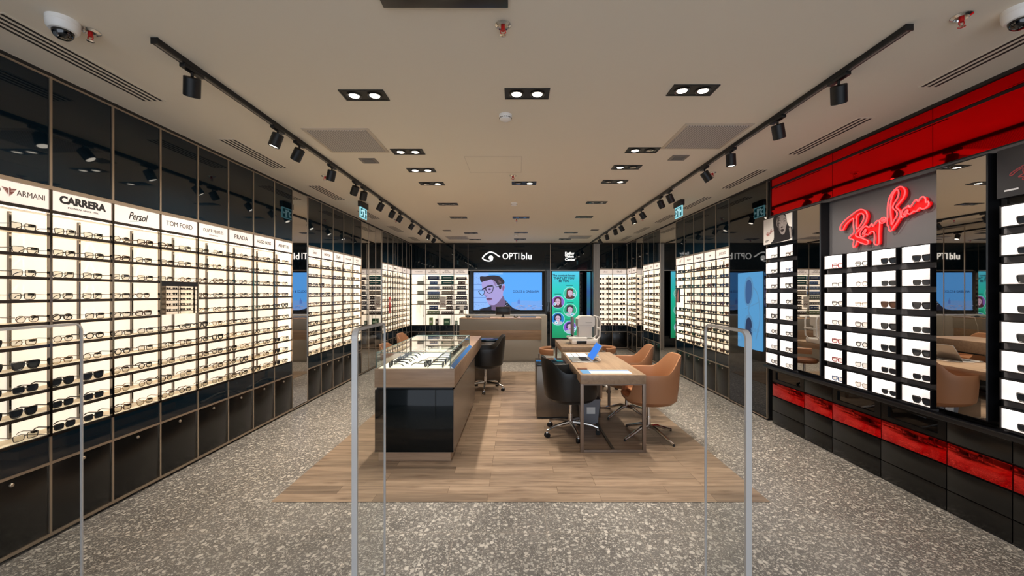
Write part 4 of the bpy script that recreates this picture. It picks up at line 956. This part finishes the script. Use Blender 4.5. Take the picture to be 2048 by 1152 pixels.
for side, ys, X in (('left', left_y, -1.97), ('right', right_y, 2.03)):
    s = -1 if side == 'left' else 1
    for i, Y in enumerate(ys):
        lab = f'black cylindrical track spotlight, {ORD[i] if i < 12 else "farthest"} from the front on the {side} track'
        t = thing('track_spotlight', lab, 'spotlight', (X, Y, H - .032), 0, f'spotlights on the {side} track')
        part('adapter', 'adp', lambda b: (b.box(-.017, .017, -.075, .075, -.022, 0, M['black'], .002), b.cyl((0, 0, -.02), (0, 0, -.045), .008, .008, M['black'], 10)), t)
        random.seed(i * 3 + s); ax = Vector((s * random.choice((.35, .55, .65)), random.choice((-.05, .25, .4)), -1)).normalized()
        if side == 'right' and i == 2: ax = Vector((.1, .1, -1)).normalized()
        h = part('head', 'hd', head_mesh, t, (ax.x * .04, ax.y * .04, -.055 - .045)); h.rotation_euler = (-ax).to_track_quat('Z', 'Y').to_euler()
        l = part('lamp', 'lm', lamp_mesh, h)
        spot('spotlight_beam', (ax.x * .12, ax.y * .12, -.10 + ax.z * .085), (s * .62, .0, -1), K_TRACK, 95, .8, WARM, t, .03)
# exit signs
for side, X, ya, yb in (('left', -2.36, 6.02, 6.30), ('right', 2.46, 5.92, 6.20)):
    t = thing('exit_sign', f'small green lit exit sign with running figure hanging on the {side} side', 'exit sign', (X, (ya + yb) / 2, H), R(90) if side == 'left' else R(-90))
    b = MB(); b.box(-.14, .14, -.03, .03, -.085, 0, M['black'], .004); b.ob('housing', t)
    b = MB(); b.box(-.13, .13, -.008, .008, -.245, -.085, glowc((150, 225, 235), .9)); pn = b.ob('panel', t)
    g = glowc((12, 90, 100), .8); wht = glowc((190, 240, 245), 1.0)
    fg = smooth([(.0, .0), (.03, .05), (.02, .09), (.05, .10), (.07, .07), (.08, .075), (.055, .12), (.02, .125), (-.01, .10), (-.03, .11), (-.04, .095), (-.01, .075), (-.005, .05), (-.03, .03), (-.05, .03), (-.05, .015), (-.02, .01)], 2)
    S = [([(-.115, -.232), (.115, -.232), (.115, -.10), (-.115, -.10)], g), ([(.0, -.225), (.05, -.225), (.05, -.11), (.0, -.11)], wht), ([(p[0] - .065, p[1] * .85 - .222) for p in fg], wht), (disc(-.03, -.112, .009, n=10), wht),
         ([(.06, -.173), (.09, -.173), (.09, -.19), (.112, -.165), (.09, -.14), (.09, -.157), (.06, -.157)], wht)]
    art('pictogram', pn, S, lambda x, z: (x, z), y0=-.0085, step=.0004); art('pictogram', pn, S, lambda x, z: (x, z), y0=-.0085, step=.0004).rotation_euler = (0, 0, PI)
# hatch outline and dark ceiling profile above the entrance
X, Y = CP(989, 330)
t = thing('ceiling_hatch', 'flush painted access hatch in the middle of the ceiling', 'hatch', (X, Y, H))
b = MB(); b.box(-.29, .29, -.27, .27, -.0015, 0, M['ceiling']); b.ob('door', t)
b = MB()
for x0, x1, y0, y1 in ((-.294, .294, -.274, -.27), (-.294, .294, .27, .274), (-.294, -.29, -.27, .27), (.29, .294, -.27, .27)): b.box(x0, x1, y0, y1, -.002, 0, M['vent_white'])
b.ob('frame', t)
b = MB(); b.box(-.64, -.04, 1.72, 1.925, H - .02, H, M['satin_black'], .003); tag(b.ob('ceiling_profile'), 'dark metal ceiling profile at the top edge above the entrance', 'ceiling fitting')

# ================================================================== FURNITURE
# left island: show case with glass top
t = thing('display_counter', 'long display counter with black end, oak band and glass case on top', 'display counter', (-.94, 3.67, 0))
WX = .36
b = MB(); b.box(-WX + .02, WX - .03, .04, 1.75, .0, .10, M['oak_x']); b.ob('plinth', t)
b = MB(); b.box(-WX, WX, 0, 1.85, .098, .672, mat('black_lacquer', (14, 20, 22), .06, ior=1.33), .002); b.ob('body', t)
b = MB(); b.box(WX, WX + .004, .004, 1.845, .10, .67, mat('greige_laminate', (120, 104, 90), .25)); b.ob('side_panel', t)
b = MB(); b.box(-WX + .01, WX - .01, .02, 2.75, .672, .695, M['black']); b.ob('shadow_gap', t)
b = MB(); b.box(-WX, WX + .012, -.01, 2.80, .695, .863, M['oak_x'], .002); b.ob('oak_band', t)
b = MB(); b.add([(WX + .013, -.008, .693), (WX + .013, 1.95, .693), (WX - .005, 1.95, .669), (WX - .005, -.008, .669)], [(0, 1, 2, 3)], M['chrome']); b.add([(WX + .013, -.008, .693), (WX + .013, 1.95, .693), (WX + .0, 1.95, .695), (WX + .0, -.008, .695)], [(0, 1, 2, 3)], M['chrome']); b.ob('lower_metal_edge', t)
b = MB(); b.box(-WX + .03, WX - .03, .012, 1.50, .863, .868, mat('ivory_tray_glow', (238, 232, 215), .6, em=(255, 245, 215), es=.45)); b.ob('tray', t)  # tray made to glow so the case interior looks brighter
b = MB(); g = M['case_glass']; zt = 1.012; x0, x1, y0, y1 = -WX + .015, WX - .03, .006, 1.51
b.box(x0, x1, y0, y1, zt - .006, zt, g); b.box(x0, x1, y0, y0 + .006, .866, zt - .006, g); b.box(x0, x0 + .006, y0 + .006, y1, .866, zt - .006, g); b.box(x1 - .006, x1, y0 + .006, y1, .866, zt - .006, g); b.box(x0, x1, y1, y1 + .006, .866, zt - .006, g); b.ob('glass_case', t, False)
b = MB(); e = .0035
for p, q in (((x0, y0, zt), (x1, y0, zt)), ((x1, y0, zt), (x1, y1, zt)), ((x1, y1, zt), (x0, y1, zt)), ((x0, y1, zt), (x0, y0, zt)), ((x0, y0, .866), (x0, y0, zt)), ((x1, y0, .866), (x1, y0, zt)), ((x1, y1, .866), (x1, y1, zt)), ((x0, y1, .866), (x0, y1, zt))): b.cyl(p, q, e, e, M['glass_edge'], 6)
b.ob('glass_edges', t)
b = MB(); b.add([(x1 + .002, y0, .889), (x1 + .002, y1, .889), (x1 + .034, y1, .865), (x1 + .034, y0, .865)], [(0, 1, 2, 3)], M['chrome']); b.add([(x1 + .002, y0, .889), (x1 + .002, y0, .865), (x1 + .034, y0, .865)], [(0, 1, 2)], M['chrome']); b.ob('metal_edge', t)
b = MB(); b.box(x1 - .04, x1 - .01, .1, 1.4, .868, .872, M['chrome'])
b.ob('support_rail', t)
def case_glasses(k, x, y, rz, st, where):
    nm = 'sunglasses' if st[2] != 'lens' else 'eyeglasses'
    put_glasses(nm, st, (-.94 + x, 3.67 + y, .8685), rz, f'{"dark sunglasses" if nm == "sunglasses" else "pale yellow eyeglasses"} inside the glass counter, {where}', nm, f'{nm} in the glass counter', True, False)
for k in range(10): case_glasses(k, -.24 + random.uniform(-.006, .006), .09 + k * .14, R(-90) + random.uniform(-.1, .1), DARK[k % 2], f'left row, {ORD[k]} from the front')
for k in range(10): case_glasses(k, .25, .09 + k * .14, R(90) + random.uniform(-.1, .1), DARK[(k + 1) % 2], f'right row, {ORD[k]} from the front')
case_glasses(0, .10, .12, R(75), DARK[0], 'pair lying alone at the front middle')
case_glasses(1, .13, .34, R(80), CLEAR[4], 'pair lying behind the middle sunglasses')
# desk pedestal behind
def pedestal(name, label, x0, x1, y0, y1, zt, topm):
    t = thing(name, label, 'cabinet', ((x0 + x1) / 2, y0, 0)); w2 = (x1 - x0) / 2; d = y1 - y0
    b = MB(); b.box(-w2, w2, 0.012, d, .02, zt - .025, M['metal_grey'], .004); b.box(-w2 + .02, w2 - .02, .03, d - .02, 0, .02, M['black']); b.ob('body', t)
    b = MB(); b.box(-w2 + .002, w2 - .002, .0, .012, .022, zt - .028, M['metal_grey'], .002); b.ob('front_panel', t)
    b = MB(); b.box(-w2, w2, -.002, d, zt - .025, zt, M[topm], .002); b.ob('glass_top', t); return t
pedestal('pedestal_cabinet', 'brown-grey pedestal cabinet behind the left desk chair', -.83, -.28, 6.95, 7.5, .74, 'darkglass')
pedestal('pedestal_cabinet', 'grey metal pedestal cabinet with glossy top under the right table', .25, 1.04, 4.95, 5.42, .68, 'darkglass')
# reception counter
t = thing('reception_counter', 'wide grey reception counter with an oak middle band in front of the screen', 'counter', (-.365, 9.1, 0))
b = MB(); b.box(-.935, .935, 0, .62, .712, .965, M['counter_grey'], .002); b.ob('upper_panel', t)
b = MB(); b.box(-.935, .935, -.004, .60, .498, .710, M['oak_x'], .002); b.ob('oak_band', t)
b = MB(); b.box(-.935, .935, .004, .60, .0, .496, M['counter_grey'], .002); b.ob('lower_panel', t)
b = MB(); b.box(-.94, .94, -.006, .63, .966, .985, M['oak_x'], .002); b.ob('countertop', t)
b = MB(); b.box(-1.33, .79, 10.35, YB - .075, 0, .98, M['counter_grey'], .003); tag(b.ob('back_console'), 'grey back console below the big wall screen', 'console')
t = thing('monitor', 'small black computer monitor seen from behind on the reception counter', 'monitor', (-.32, 9.45, .985))
b = MB(); b.box(-.17, .17, 0, .02, .06, .25, M['satin_black'], .004); b.ob('housing', t)
b = MB(); b.box(-.172, .172, -.003, 0, .242, .252, M['vent']); b.box(-.172, -.165, -.003, 0, .06, .25, M['vent']); b.box(.165, .172, -.003, 0, .06, .25, M['vent']); b.ob('bezel', t)
b = MB(); b.box(-.02, .02, .01, .03, .0, .08, M['black']); b.box(-.05, .05, -.03, .06, 0, .012, M['black'], .003); b.ob('stand', t)
for i, x in enumerate((-1.13, -.02)):
    t = thing('card_terminal', f'small black device on the reception counter, {["at its left end", "right of the monitor"][i]}', 'terminal', (x, 9.35, .985))
    b = MB(); b.lathe([(.03, 0), (.05, .01), (.05, .03), (.03, .045), (.01, .05)], M['black'], n=20); b.ob('body', t)
    b = MB(); b.box(-.02, .02, -.052, -.048, .012, .028, M['grey_plastic']); b.ob('screen', t)
b = MB(); b.box(.10, .45, 9.35, 9.6, .985, 1.0, M['satin_black'], .003); tag(b.ob('keyboard_tray'), 'flat dark tray on the right part of the reception counter', 'tray')
b = MB(); b.box(-1.05, -.62, 9.30, 9.55, .985, .997, M['satin_black'], .003); tag(b.ob('document_tray'), 'flat dark tray on the left part of the reception counter', 'tray')

b = MB(); b.tube([(-1.36, 9.2, 1.0), (-1.39, 9.15, .90), (-1.36, 9.14, .80), (-1.37, 9.12, .5), (-1.35, 9.12, .01)], .004, M['white_plastic'], 6); tag(b.ob('reflection_line'), 'thin pale line of reflection beside the left end of the reception counter', 'cable')  # pale tube built in place of a thin line of reflected light
# right tables
def table(label, x0, x1, y0, y1, ht, th, nm='consulting_table'):
    t = thing(nm, label, 'table', ((x0 + x1) / 2, y0, 0)); w2 = (x1 - x0) / 2; L = y1 - y0
    b = MB(); b.box(-w2, w2, 0, L, ht - th, ht, M['oak'], .002); b.ob('tabletop', t)
    def loop(yy):
        b = MB(); e = .032; m = M['frame_metal']
        b.box(-w2, -w2 + e, yy, yy + e, 0, ht - th, m, .002); b.box(w2 - e, w2, yy, yy + e, 0, ht - th, m, .002); b.box(-w2 + e, w2 - e, yy, yy + e, 0, e * .8, m, .002); b.box(-w2 + e, w2 - e, yy, yy + e, ht - th - .012, ht - th, m); b.ob('leg', t)
    loop(.0); loop(L - .034)
    b = MB(); b.box(.0, .025, .034, L - .034, .0, .018, M['satin_black']); b.ob('stretcher', t)
    return t
table('oak consulting table with metal frame legs and open laptop, nearer of the two', .625, 1.265, 3.90, 5.42, .76, .088)
table('shorter oak table carrying the white eye-testing machine', .665, 1.27, 5.93, 6.88, .76, .088)
# paper, laptop
def tilt(o, ax, a): o.rotation_euler = (a if ax == 'X' else 0, a if ax == 'Y' else 0, 0); return o
t = thing('laptop', 'open silver laptop with blue screen on the nearer oak table', 'laptop', (.765, 4.76, .761))
b = MB(); b.box(-.125, .11, -.17, .17, 0, .014, M['silver'], .003); b.ob('base', t)
b = MB(); b.box(-.015, .085, -.14, .14, .014, .0155, M['satin_black'])
for r_ in range(5):
    for c_ in range(13): b.box(-.012 + r_ * .019, .003 + r_ * .019, -.136 + c_ * .021, -.119 + c_ * .021, .0155, .0175, M['black'])
b.ob('keyboard', t)
b = MB(); b.box(-.095, -.035, -.05, .05, .014, .0146, M['alu']); b.ob('touchpad', t)
lid = MB(); lid.box(-.0035, .0035, -.17, .17, 0, .215, M['silver'], .002); ld = lid.ob('lid', t); ld.location = (.108, 0, .012); ld.rotation_euler = (0, R(32), 0)
b = MB(); b.box(-.0048, -.0036, -.162, .162, .012, .207, glowc((44, 128, 236), .9)); sc_o = b.ob('screen', ld)
b = MB(); b.tube([(.70, 4.578, .772), (.80, 4.56, .768), (.90, 4.60, .766), (.985, 4.70, .766), (1.01, 4.86, .766), (.96, 5.02, .766), (.93, 5.12, .766)], .004, M['white_plastic'], 6); tag(b.ob('power_cable'), 'thin pale charging cable curving round the laptop', 'cable')
b = MB(); b.box(.655, 1.15, 3.965, 4.16, .7605, .762, M['white_board'])
b.add([(.655, 3.966, .7625), (.74, 3.966, .7625), (.74, 4.16, .7625), (.655, 4.16, .7625)], [(0, 1, 2, 3)], inkc((96, 150, 200))); b.add([(.74, 4.09, .7625), (1.15, 4.09, .7625), (1.15, 4.125, .7625), (.74, 4.125, .7625)], [(0, 1, 2, 3)], inkc((110, 150, 205)))
for q in range(3): b.add([(.75, 3.985 + q * .03, .7625), (1.08, 3.985 + q * .03, .7625), (1.08, 3.995 + q * .03, .7625), (.75, 3.995 + q * .03, .7625)], [(0, 1, 2, 3)], inkc((185, 205, 195)))
tag(b.ob('desk_mat'), 'printed pale blue and white desk mat at the near end of the table', 'desk mat')
b = MB(); b.box(.640, .74, 4.185, 4.225, .7605, .768, M['tan_dark'], .002); tag(b.ob('pen_case'), 'small dark brown item at the table edge behind the desk mat', 'case')
for i, (x, w_) in enumerate(((.645, .07), (.725, .06), (.795, .11))):
    b = MB(); b.box(x, x + w_, 5.02, 5.32, .7605, .7625, M['white_board']); b.box(x + w_ + .002, x + w_ + .009, 5.02, 5.32, .7605, .7628, inkc((70, 90, 110))); tag(b.ob('leaflet'), f'pale printed leaflet behind the laptop, {ORD[i]} from the left', 'leaflet')
b = MB(); b.box(.94, 1.04, 5.05, 5.33, .7605, .7635, inkc((90, 160, 205))); tag(b.ob('brochure'), 'blue brochure lying behind the laptop screen', 'brochure')
# waste bin
t = thing('waste_bin', 'translucent grey waste bin under the nearer oak table', 'bin', (.87, 4.82, 0))
b = MB(); 
rg = lambda s, z, k=.0: [(x * s, y * s, z) for x, y in smooth([(-.12, -.085), (.12, -.085), (.12, .085), (-.12, .085)], 1)]
b.rings([rg(.80, .0), rg(1.0, .30), rg(1.06, .30), rg(1.06, .285), rg(1.01, .285)], M['grey_plastic'], True, True, False); b.rings([rg(.96, .295), rg(.77, .01)], M['grey_plastic'], True, False, True); b.ob('body', t)
b = MB(); b.add([(-.04, -.0895, .13), (.06, -.0895, .13), (.06, -.0915, .21), (-.04, -.0915, .21)], [(0, 1, 2, 3)], M['white_plastic']); b.ob('sticker', t)
# eye test machine
t = thing('autorefractor', 'white eye-testing machine on the farther oak table', 'eye-testing machine', (1.06, 6.38, .761))
b = MB(); b.box(-.20, .21, -.17, .17, .0, .075, M['white_plastic'], .015); b.box(-.25, .05, -.15, .15, .072, .11, M['white_plastic'], .02); b.ob('base', t)
b = MB(); b.box(-.125, .03, -.173, -.168, .012, .055, M['satin_black'], .002); b.ob('port_panel', t)
b = MB(); b.box(-.085, .13, -.11, .11, .10, .30, M['white_plastic'], .012); b.ob('body', t)
b = MB(); b.slab([(-.10, .27), (.15, .27), (.165, .30), (.165, .41), (.14, .435), (-.05, .435), (-.10, .39)], -.13, .13, M['white_plastic']); b.ob('head', t)
b = MB(); b.box(.02, .12, -.1335, -.129, .335, .340, M['vent']); b.box(-.08, .12, -.1325, -.129, .29, .292, M['vent']); b.ob('trim_line', t)
b = MB(); b.box(-.185, -.155, -.10, .10, .14, .42, M['grey_plastic'], .004); b.ob('display', t)
b = MB(); b.cyl((-.17, 0, .09), (-.17, 0, .16), .02, .018, M['satin_black'], 12); b.ob('display_arm', t)
b = MB()
for yy in (-.12, .12): b.tube([(.20, yy, .07), (.245, yy, .12), (.25, yy, .25), (.25, yy, .36), (.23, yy, .42), (.19, yy, .43)], .012, M['white_plastic'], 8)
b.box(.235, .265, -.13, .13, .22, .245, M['white_plastic'], .004); b.ob('chin_rest', t)
b = MB(); b.tube([(.86, 6.24, .766), (.82, 6.22, .765), (.79, 6.25, .765), (.74, 6.27, .765)], .004, M['rubber'], 6); tag(b.ob('machine_cable'), 'short black cable left of the eye-testing machine', 'cable')

# chairs
def ss(a, b_, x): t_ = min(max((x - a) / (b_ - a), 0), 1); return t_ * t_ * (3 - 2 * t_)
def shell(b, outer, inner, top=.86, arm=.67, seat=.45, W=.30, D=.29, n=48):
    out = []; prof_o = [(.12, 0.0), (.55, .02), (.82, .07), (.96, .14)]
    def rim(th):
        a = abs(th) * 180 / PI
        h_ = seat + .015 + (arm - seat) * ss(28, 62, a) + (top - arm) * ss(105, 158, a)
        r_ = 1.03 + .10 * ss(120, 180, a) - .03 * (1 - ss(30, 60, a))
        return h_, r_
    def pt(th, r_, z):      # theta 0 = front (+x)
        c, s_ = math.cos(th), math.sin(th); e = .82
        return (D * r_ * math.copysign(abs(c) ** e, c) , W * r_ * math.copysign(abs(s_) ** e, s_), z)
    ths = [2 * PI * i / n - PI for i in range(n)]
    rings_o = []
    for r_, dz in prof_o: rings_o.append([pt(th, r_, seat - .10 + dz * .55) for th in ths])
    for q in (.25, .5, .75, .94): rings_o.append([pt(th, .98 + (rim(th)[1] - .98) * q, seat - .02 + (rim(th)[0] - seat + .02) * q) for th in ths])
    rings_o.append([pt(th, rim(th)[1] - .015, rim(th)[0] + .004) for th in ths])
    b.rings(rings_o, outer, True, True, False)
    rings_i = [rings_o[-1]]
    rings_i.append([pt(th, rim(th)[1] - .06, rim(th)[0] - .004) for th in ths])
    for q in (.75, .5, .25): rings_i.append([pt(th, .86 + (rim(th)[1] - .09 - .86) * q, seat + .01 + (rim(th)[0] - seat - .01) * q) for th in ths])
    rings_i.append([pt(th, .82, seat + .006) for th in ths]); rings_i.append([pt(th, .70, seat + .012) for th in ths]); rings_i.append([pt(th, .35, seat + .008) for th in ths]); rings_i.append([pt(th, .05, seat + .006) for th in ths])
    b.rings(rings_i, inner, True, False, True)
def chair(label, loc, rz, cat, legs, casters, om, im, group=None, top=.86, arm=.67, spread=.30, legm='chrome', rot0=0.3):
    t = thing('office_chair' if casters else 'swivel_armchair', label, cat, loc, rz, group)
    b = MB(); shell(b, M[om], M[im], top, arm); b.ob('seat_shell', t)
    b = MB(); b.plate(smooth([(-.17, -.17), (.17, -.19), (.19, 0), (.17, .19), (-.17, .17), (-.2, 0)], 3), .455, .482, M[im]); b.ob('seat_cushion', t)
    z0 = .10 if casters else .09
    b = MB(); b.cyl((0, 0, z0), (0, 0, .22), .024, .022, M[legm]); b.cyl((0, 0, .22), (0, 0, .345), .016, .016, M['chrome']); b.lathe([(.03, .335), (.08, .35), (.08, .356)], M['black']); b.ob('column', t)
    for k in range(legs):
        a = rot0 + 2 * PI * k / legs; c, s_ = math.cos(a), math.sin(a); zf = .075 if casters else .02
        b = MB(); b.tube([(.02 * c, .02 * s_, z0 + .025), (.10 * c, .10 * s_, z0 + .020), (spread * .75 * c, spread * .75 * s_, zf + .028), (spread * c, spread * s_, zf)], [.023, .019, .016, .014], M[legm], 8)
        if not casters: b.cyl((spread * c, spread * s_, .0), (spread * c, spread * s_, .022), .013, .010, M['black'], 10)
        lg = b.ob('leg', t)
        if casters:
            b = MB(); cx, cy = spread * c, spread * s_
            for q in (-.014, .014): b.cyl((cx - s_ * (q - .008), cy + c * (q - .008), .027), (cx - s_ * (q + .008), cy + c * (q + .008), .027), .027, .027, M['rubber'], 16)
            b.cyl((cx, cy, .03), (cx, cy, .07), .007, .007, M['chrome'], 8); b.box(cx - .012, cx + .012, cy - .012, cy + .012, .04, .058, M['chrome'], .003)
            b.ob('caster', lg)
    return t
chair('black tub office chair on five chrome casters beside the nearer oak table', (.60, 4.45, 0), R(8), 'chair', 5, True, 'black_leather', 'black_leather', rot0=.95, top=.84, arm=.70)
chair('black tub office chair at the desk behind the glass counter', (-.50, 6.45, 0), R(186), 'chair', 5, True, 'black_leather', 'black_leather', rot0=.2)
chair('nearest tan leather armchair on four chrome legs at the oak table', (1.44, 4.36, 0), R(176), 'armchair', 4, False, 'tan', 'tan', rot0=.55, spread=.34, top=.88, arm=.70)
chair('tan leather armchair behind the nearest one, further along the oak table', (1.41, 5.12, 0), R(172), 'armchair', 4, False, 'tan', 'tan', rot0=.75, spread=.34, top=.88, arm=.70)
def stool(label, loc, rz):
    t = thing('examination_stool', label, 'stool', loc, rz)
    b = MB(); b.lathe([(.03, .44), (.17, .445), (.19, .47), (.185, .50), (.15, .515), (.0, .52)], M['tan_dark'], n=28); b.ob('seat', t)
    b = MB(); pts = [(-.02 - .20 * math.cos(a), .21 * math.sin(a), .655) for a in [R(-85 + 170 * k / 14) for k in range(15)]]
    rings = [[(x * s_ , y * s_, z + dz) for s_, dz in ((.93, -.045), (1.06, -.05), (1.13, -.01), (1.10, .035), (1.0, .045), (.92, .02))] for x, y, z in pts]
    b.rings(rings, M['tan']); b.ob('backrest', t)
    b = MB(); b.tube([(-.10, 0, .445), (-.24, 0, .46), (-.245, 0, .60)], .012, M['chrome'], 8); b.ob('back_support', t)
    b = MB(); b.cyl((0, 0, .09), (0, 0, .44), .02, .018, M['chrome']); b.ob('column', t)
    for k in range(5):
        a = .6 + 2 * PI * k / 5; c, s_ = math.cos(a), math.sin(a)
        b = MB(); b.tube([(.02 * c, .02 * s_, .115), (.14 * c, .14 * s_, .105), (.25 * c, .25 * s_, .075)], [.024, .018, .013], M['white_plastic'], 8); lg = b.ob('leg', t)
        b = MB()
        for q in (-.014, .014): b.cyl((.25 * c - s_ * (q - .009), .25 * s_ + c * (q - .009), .03), (.25 * c - s_ * (q + .009), .25 * s_ + c * (q + .009), .03), .03, .03, M['rubber'], 16)
        b.cyl((.25 * c, .25 * s_, .03), (.25 * c, .25 * s_, .075), .008, .008, M['chrome'], 8); b.ob('caster', lg)
stool('brown examination stool on a white caster base right of the farther oak table', (1.36, 6.45, 0), R(180))
stool('brown examination stool left of the farther oak table', (.60, 6.30, 0), R(0))
chair('brown armchair with rounded back beyond the glass counter, farther one', (-1.68, 6.75, 0), R(0), 'armchair', 4, False, 'tan', 'tan', rot0=.5)
chair('brown armchair beyond the glass counter, nearer one whose back corner shows', (-1.66, 5.85, 0), R(0), 'armchair', 4, False, 'tan', 'tan', rot0=.8, top=.80)

# ================================================================== ENTRANCE GATES
def gate(label, X, ya, yb, zt=1.40):
    t = thing('security_gate', label, 'security gate', (X, ya, 0)); L = yb - ya; r = .045; w2 = .0125; th = .013
    def strip(path, w2, th):
        b = MB(); rings = []
        for i, (y, z) in enumerate(path):
            a = path[max(i - 1, 0)]; c = path[min(i + 1, len(path) - 1)]; dy, dz = c[0] - a[0], c[1] - a[1]; d = math.hypot(dy, dz); ny, nz = -dz / d, dy / d
            rings.append([(-w2, y, z), (w2, y, z), (w2, y - ny * th, z - nz * th), (-w2, y - ny * th, z - nz * th)])
        b.rings(rings, M['acrylic_edge']); return b
    near = [(0, 0), (0, zt - r)] + [(r - r * math.cos(a), zt - r + r * math.sin(a)) for a in [PI / 2 * k / 6 for k in range(1, 7)]] + [(L - r, zt)]
    far = [(L - r, zt)] + [(L - r + r * math.sin(a), zt - r + r * math.cos(a)) for a in [PI / 2 * k / 6 for k in range(1, 7)]] + [(L, 0)]
    strip(near, w2, th).ob('front_rim', t); strip(far, w2 * .4, th * .6).ob('rear_rim', t)
    b = MB(); arc = [(r - r * math.cos(a), zt - r + r * math.sin(a)) for a in [PI / 2 * k / 6 for k in range(7)]]; arc2 = [(L - r + r * math.sin(a), zt - r + r * math.cos(a)) for a in [PI / 2 * k / 6 for k in range(7)]]
    pts = [(.014, .02)] + [(max(y, .014), min(z, zt - .014)) for y, z in arc] + [(min(y, L - .01), min(z, zt - .014)) for y, z in arc2] + [(L - .01, .02)]
    n = len(pts); b.add([(0.0, y, z) for y, z in pts], [tuple(range(n))], M['acrylic']); b.ob('acrylic_sheet', t, False)
gate('clear acrylic security gate left of centre, in front of the glass counter', -.73, 1.80, 2.22)
gate('clear acrylic security gate on the right in front of the tan chairs', 1.0, 1.72, 2.12)
gate('clear acrylic security gate cut off by the left edge', -2.355, 1.75, 2.17)
